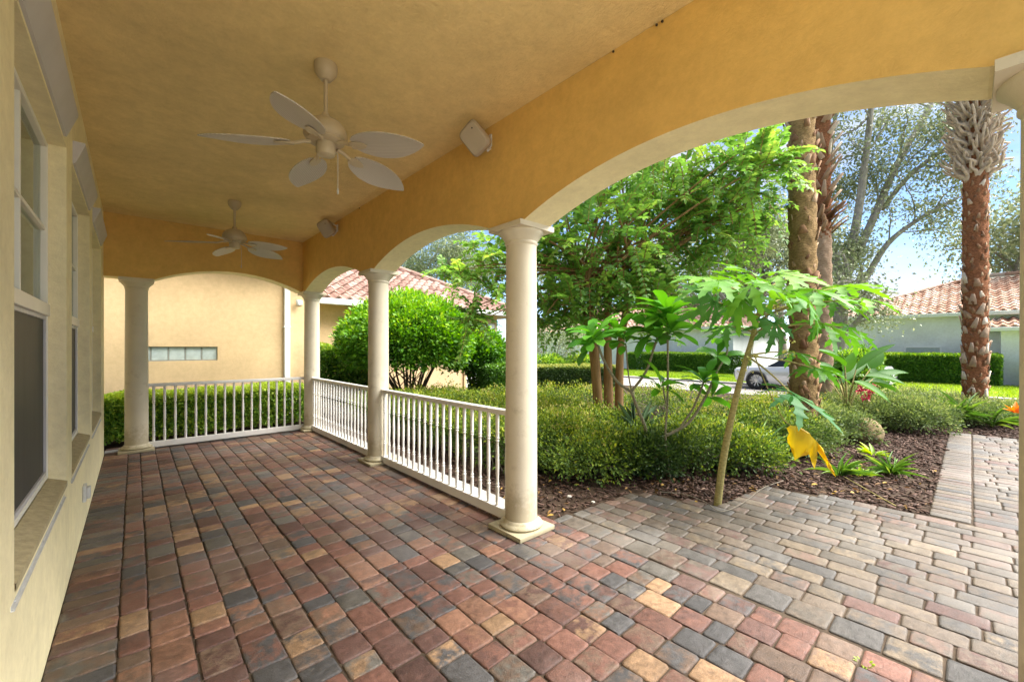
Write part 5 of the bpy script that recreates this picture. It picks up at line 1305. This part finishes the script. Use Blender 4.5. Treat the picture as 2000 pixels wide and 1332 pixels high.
fl = MB(); x_ = 2.72; fl.box(x_-.05, x_+.05, 9.97, 9.999, 2.42, 2.52); fl.lathe([(.03, 0), (.055, .10), (.05, .11)], 12, (x_-.06, 9.88, 2.40)); fl.build('floodlight', M['trim_white'], ph, smooth=40)
# garage door in the wing
gd = MB(); gx0, gx1 = 8.35, 9.6
for i in range(5): gd.box(gx0, gx1, 11.50, 11.545, .02+.46*i, .02+.46*i+.452)
gd.build('garage_door', M['trim_white'], ph, bevel=.012)
tr_ = MB(); tr_.box(gx0-.1, gx0, 11.49, 11.549, 0, 2.42); tr_.box(gx1, gx1+.1, 11.49, 11.549, 0, 2.42); tr_.box(gx0, gx1, 11.49, 11.549, 2.325, 2.42); tr_.build('door_frame', M['peach'], ph, bevel=.01)
o = MB(); p = at(529, 765, 8.35); o.box(p.x-.08, p.x+.08, p.y-.07, p.y+.07, .56, .70); o.box(p.x-.03, p.x+.03, p.y-.03, p.y+.03, -.02, .56)
o = o.build('landscape_light', M['trim_white'], bevel=.02); props(o, 'small white box light standing behind the end railing', 'garden light')

# white houses across the road
def wwin(parent, X, y0, y1, z0, z1, name='window', slats=True):
    fr = MB(); t_ = .07; fr.box(X-.05, X-.001, y0, y0+t_, z0, z1); fr.box(X-.05, X-.001, y1-t_, y1, z0, z1); fr.box(X-.051, X-.001, y0+t_, y1-t_, z0, z0+t_); fr.box(X-.051, X-.001, y0+t_, y1-t_, z1-t_, z1)
    o_ = fr.build(name, M['trim_white'], parent, bevel=.01); pn = MB(); pn.box(X-.02, X-.001, y0+t_, y1-t_, z0+t_, z1-t_); pn.build('pane', M['block'], o_); return o_
Yat = lambda x, X: (lambda t: X*(cY-t*sY)/(sY+t*cY))((x-1000)/CAM_F)
hb = thing('white_house', 'white stucco house with terracotta tile roof behind the red trunked palm', 'house', (30, -1, 0))
yl = Yat(1622, 25.5); w = MB(); w.box(25.5, 35.5, -12, yl, -.1, 2.82); w.build('wall', M['house_white'], hb)
roof(hb, 25.5, 35.5, -12, yl, 2.90, .36, M['tile_white'], .55)
wwin(hb, 25.5, Yat(1840, 25.5), Yat(1766, 25.5), .75, 1.52); wwin(hb, 25.5, Yat(1652, 25.5), Yat(1628, 25.5), .4, 2.1)
en = MB(); ye = Yat(1955, 24.6); en.box(24.6, 25.499, -6, ye, -.1, 2.18); en.build('entry_wall', M['house_white'], hb)
v, f, t_ = [], [], []; tile_plane(v, f, t_, (24.1, -6.3, 2.25), (24.1, ye+.4, 2.25), (25.4, -6.3, 2.72), (25.4, ye+.05, 2.72)); mb = MB(); mb.add(v, f); o = mb.build('entry_roof', M['tile_white'], hb, smooth=50); q_ = o.data.attributes.new('tint', 'FLOAT', 'POINT'); q_.data.foreach_set('value', t_)
o = MB().box(24.0, 25.499, -6.3, ye+.42, 2.08, 2.23).build('entry_gutter', M['gutter'], hb, bevel=.02)
ha = thing('white_house', 'white stucco house with tile roof seen behind the frangipani and papaya', 'house', (30, 15, 0))
ya_ = Yat(1432, 25.8); w = MB(); w.box(25.8, 35.0, ya_, 27, -.1, 2.62); w.build('wall', M['house_white'], ha)
roof(ha, 25.8, 35.0, ya_, 27, 2.70, .42, M['tile_white'], .55)
wwin(ha, 25.8, Yat(1190, 25.8), Yat(1160, 25.8), .9, 2.0)

# ------------------------------------------------------------------ parked car
car = thing('parked_car', 'silver car parked on the road, seen low behind the thick palm', 'car', (0, 0, 0))
st = [(-2.25, .42, .62, .62), (-2.15, .30, .80, .76), (-1.6, .24, .88, .84), (-1.0, .22, .90, .86), (-.6, .22, .91, .88), (.3, .22, .91, .90), (1.1, .22, .91, .90), (1.7, .24, .89, .92), (2.1, .30, .82, .90), (2.22, .42, .66, .72)]
v = []; f = []; k = 10
for x, zb, hw, zt in st:   # +x is the rear, -x the nose
    v += [(x, -hw*.9, zb), (x, -hw, zb+.14), (x, -hw, zt-.20), (x, -hw*.96, zt-.06), (x, -hw*.72, zt), (x, hw*.72, zt), (x, hw*.96, zt-.06), (x, hw, zt-.20), (x, hw, zb+.14), (x, hw*.9, zb)]
for i in range(len(st)-1): f += [(i*k+j, i*k+(j+1) % k, (i+1)*k+(j+1) % k, (i+1)*k+j) for j in range(k)]
f += [tuple(range(k-1, -1, -1)), tuple((len(st)-1)*k+j for j in range(k))]
mb = MB(); mb.add(v, f); body = mb.build('body', M['car'], car, smooth=45)
cab = [(-1.05, .86, .74), (-.35, 1.28, .62), (.2, 1.42, .58), (.9, 1.40, .58), (1.5, 1.20, .62), (1.95, .90, .72)]
v = []; f = []
for x, z, hw in cab: v += [(x, -.80, .84), (x, -hw, z), (x, hw, z), (x, .80, .84)]
for i in range(len(cab)-1): f += [(i*4+j, i*4+j+1, i*4+4+j+1, i*4+4+j) for j in range(3)]
f += [(0, 1, 2, 3), (23, 22, 21, 20)]
mb = MB(); mb.add(v, f); mb.build('greenhouse', M['car_glass'], car, smooth=30)
rf = MB(); v = []; 
for x, z, hw in cab[1:5]: v += [(x, -hw-.005, z-.01), (x, -hw*.8, z+.022), (x, hw*.8, z+.022), (x, hw+.005, z-.01)]
f = [(i*4+j, i*4+j+1, i*4+4+j+1, i*4+4+j) for i in range(3) for j in range(3)]; rf.add(v, f); rf.build('roof_panel', M['car'], car, smooth=50)
for s in (-1, 1):
    hl = MB(); hl.box(-2.19, -1.9, s*.62-.14, s*.62+.14, .60, .70); hl.build('headlight', M['trim_white'], car, bevel=.04)
    for x in (-1.38, 1.40):
        wh = MB(); wh.lathe([(.20, -.10), (.31, -.10), (.325, -.07), (.325, .07), (.31, .10), (.20, .10)], 28, (x, s*.84, .33), cap=False, axis='y'); wo = wh.build('wheel', M['tyre'], car, smooth=40)
        rm = MB(); rm.lathe([(.225, -.102), (.215, -.085), (.205, .085), (.225, .102)], 28, (x, s*.84, .33), cap=False, axis='y')
        rm.lathe([(.05, .075), (.055, .095), (.02, .10)], 14, (x, s*.84, .33) if s > 0 else (x, s*.84-.17, .33), axis='y')
        for q_ in range(10):
            a = q_*math.pi/5; d_ = Vector((math.cos(a), 0, math.sin(a))); rm.tube([Vector((x, s*.92, .33))+d_*.04, Vector((x, s*.93, .33))+d_*.215], [.022, .016], 5)
        rm.build('rim', M['alloy'], wo, smooth=40)
        hb_ = MB(); hb_.lathe([(.20, .0), (.20, .02)], 20, (x, s*.80, .33), axis='y'); hb_.build('hub_disc', M['dark'], wo)
        ar = MB(); ar.lathe([(.345, -.02), (.365, .0), (.36, .025), (.34, .03)], 28, (x, s*.885, .33), cap=False, axis='y'); ar.build('wheel_arch', M['dark'], car, smooth=40)
cp_ = at(1492, 757, 15.6); car.location = (cp_.x+.05, cp_.y-1.40, -.04); car.rotation_euler = (0, 0, R(-90))

# ================================================================== LIGHT, SKY, CAMERA
SUN_D = Vector((-.44, .36, -.80)).normalized()
wd = bpy.data.worlds.new('World'); SC.world = wd; wd.use_nodes = True; nt = wd.node_tree
bg = nt.nodes['Background']; sky = nd(nt, 'ShaderNodeTexSky', sky_type='NISHITA'); sky.sun_disc = False
to = -SUN_D; sky.sun_elevation = math.asin(to.z); sky.sun_rotation = math.atan2(to.x, to.y); sky.air_density = .8; sky.dust_density = .1; sky.ozone_density = 1.8; sky.altitude = 1500
tc = nd(nt, 'ShaderNodeTexCoord'); mp = nd(nt, 'ShaderNodeMapping'); mp.inputs['Scale'].default_value = (1, 1, 2.6); nt.links.new(tc.outputs['Generated'], mp.inputs[0])
cn = nd(nt, 'ShaderNodeTexNoise'); cn.inputs['Scale'].default_value = 2.6; cn.inputs['Detail'].default_value = 9; cn.inputs['Roughness'].default_value = .58; nt.links.new(mp.outputs[0], cn.inputs['Vector'])
cf = ramp(nt, cn.outputs[0], [(.45, (0, 0, 0)), (.64, (1, 1, 1))])
CLOUD = 3.4
out = mixc(nt, cf.outputs[0], sky.outputs[0], (CLOUD*.96, CLOUD*.98, CLOUD*1.02))
nt.links.new(out, bg.inputs['Color']); bg.inputs['Strength'].default_value = .05
sl = bpy.data.lights.new('Sun', 'SUN'); sl.energy = 3.7; sl.angle = R(60); sl.color = (1, .955, .89)
so = bpy.data.objects.new('Sun', sl); COL.objects.link(so); so.rotation_euler = SUN_D.to_track_quat('-Z', 'Y').to_euler(); so.location = (0, 0, 30)

cam = bpy.data.cameras.new('Camera'); cam.lens = CAM_F/2000*36; cam.sensor_width = 36; cam.sensor_fit = 'HORIZONTAL'; cam.shift_y = (CAM_Y0-666)/2000
cam.clip_start = .02; cam.clip_end = 2000
co = bpy.data.objects.new('Camera', cam); COL.objects.link(co); co.location = (0, 0, CAM_H); co.rotation_euler = (R(90), 0, -CAM_YAW); SC.camera = co
SC.view_settings.view_transform = 'Standard'; SC.view_settings.look = 'None'; SC.view_settings.gamma = 1; SC.view_settings.use_curve_mapping = False
SC.view_settings.exposure = 2.62
SC.cycles.max_bounces = 14; SC.cycles.diffuse_bounces = 12; SC.cycles.glossy_bounces = 4; SC.cycles.transparent_max_bounces = 8
SC.cycles.use_denoising = True; SC.cycles.sample_clamp_indirect = 6
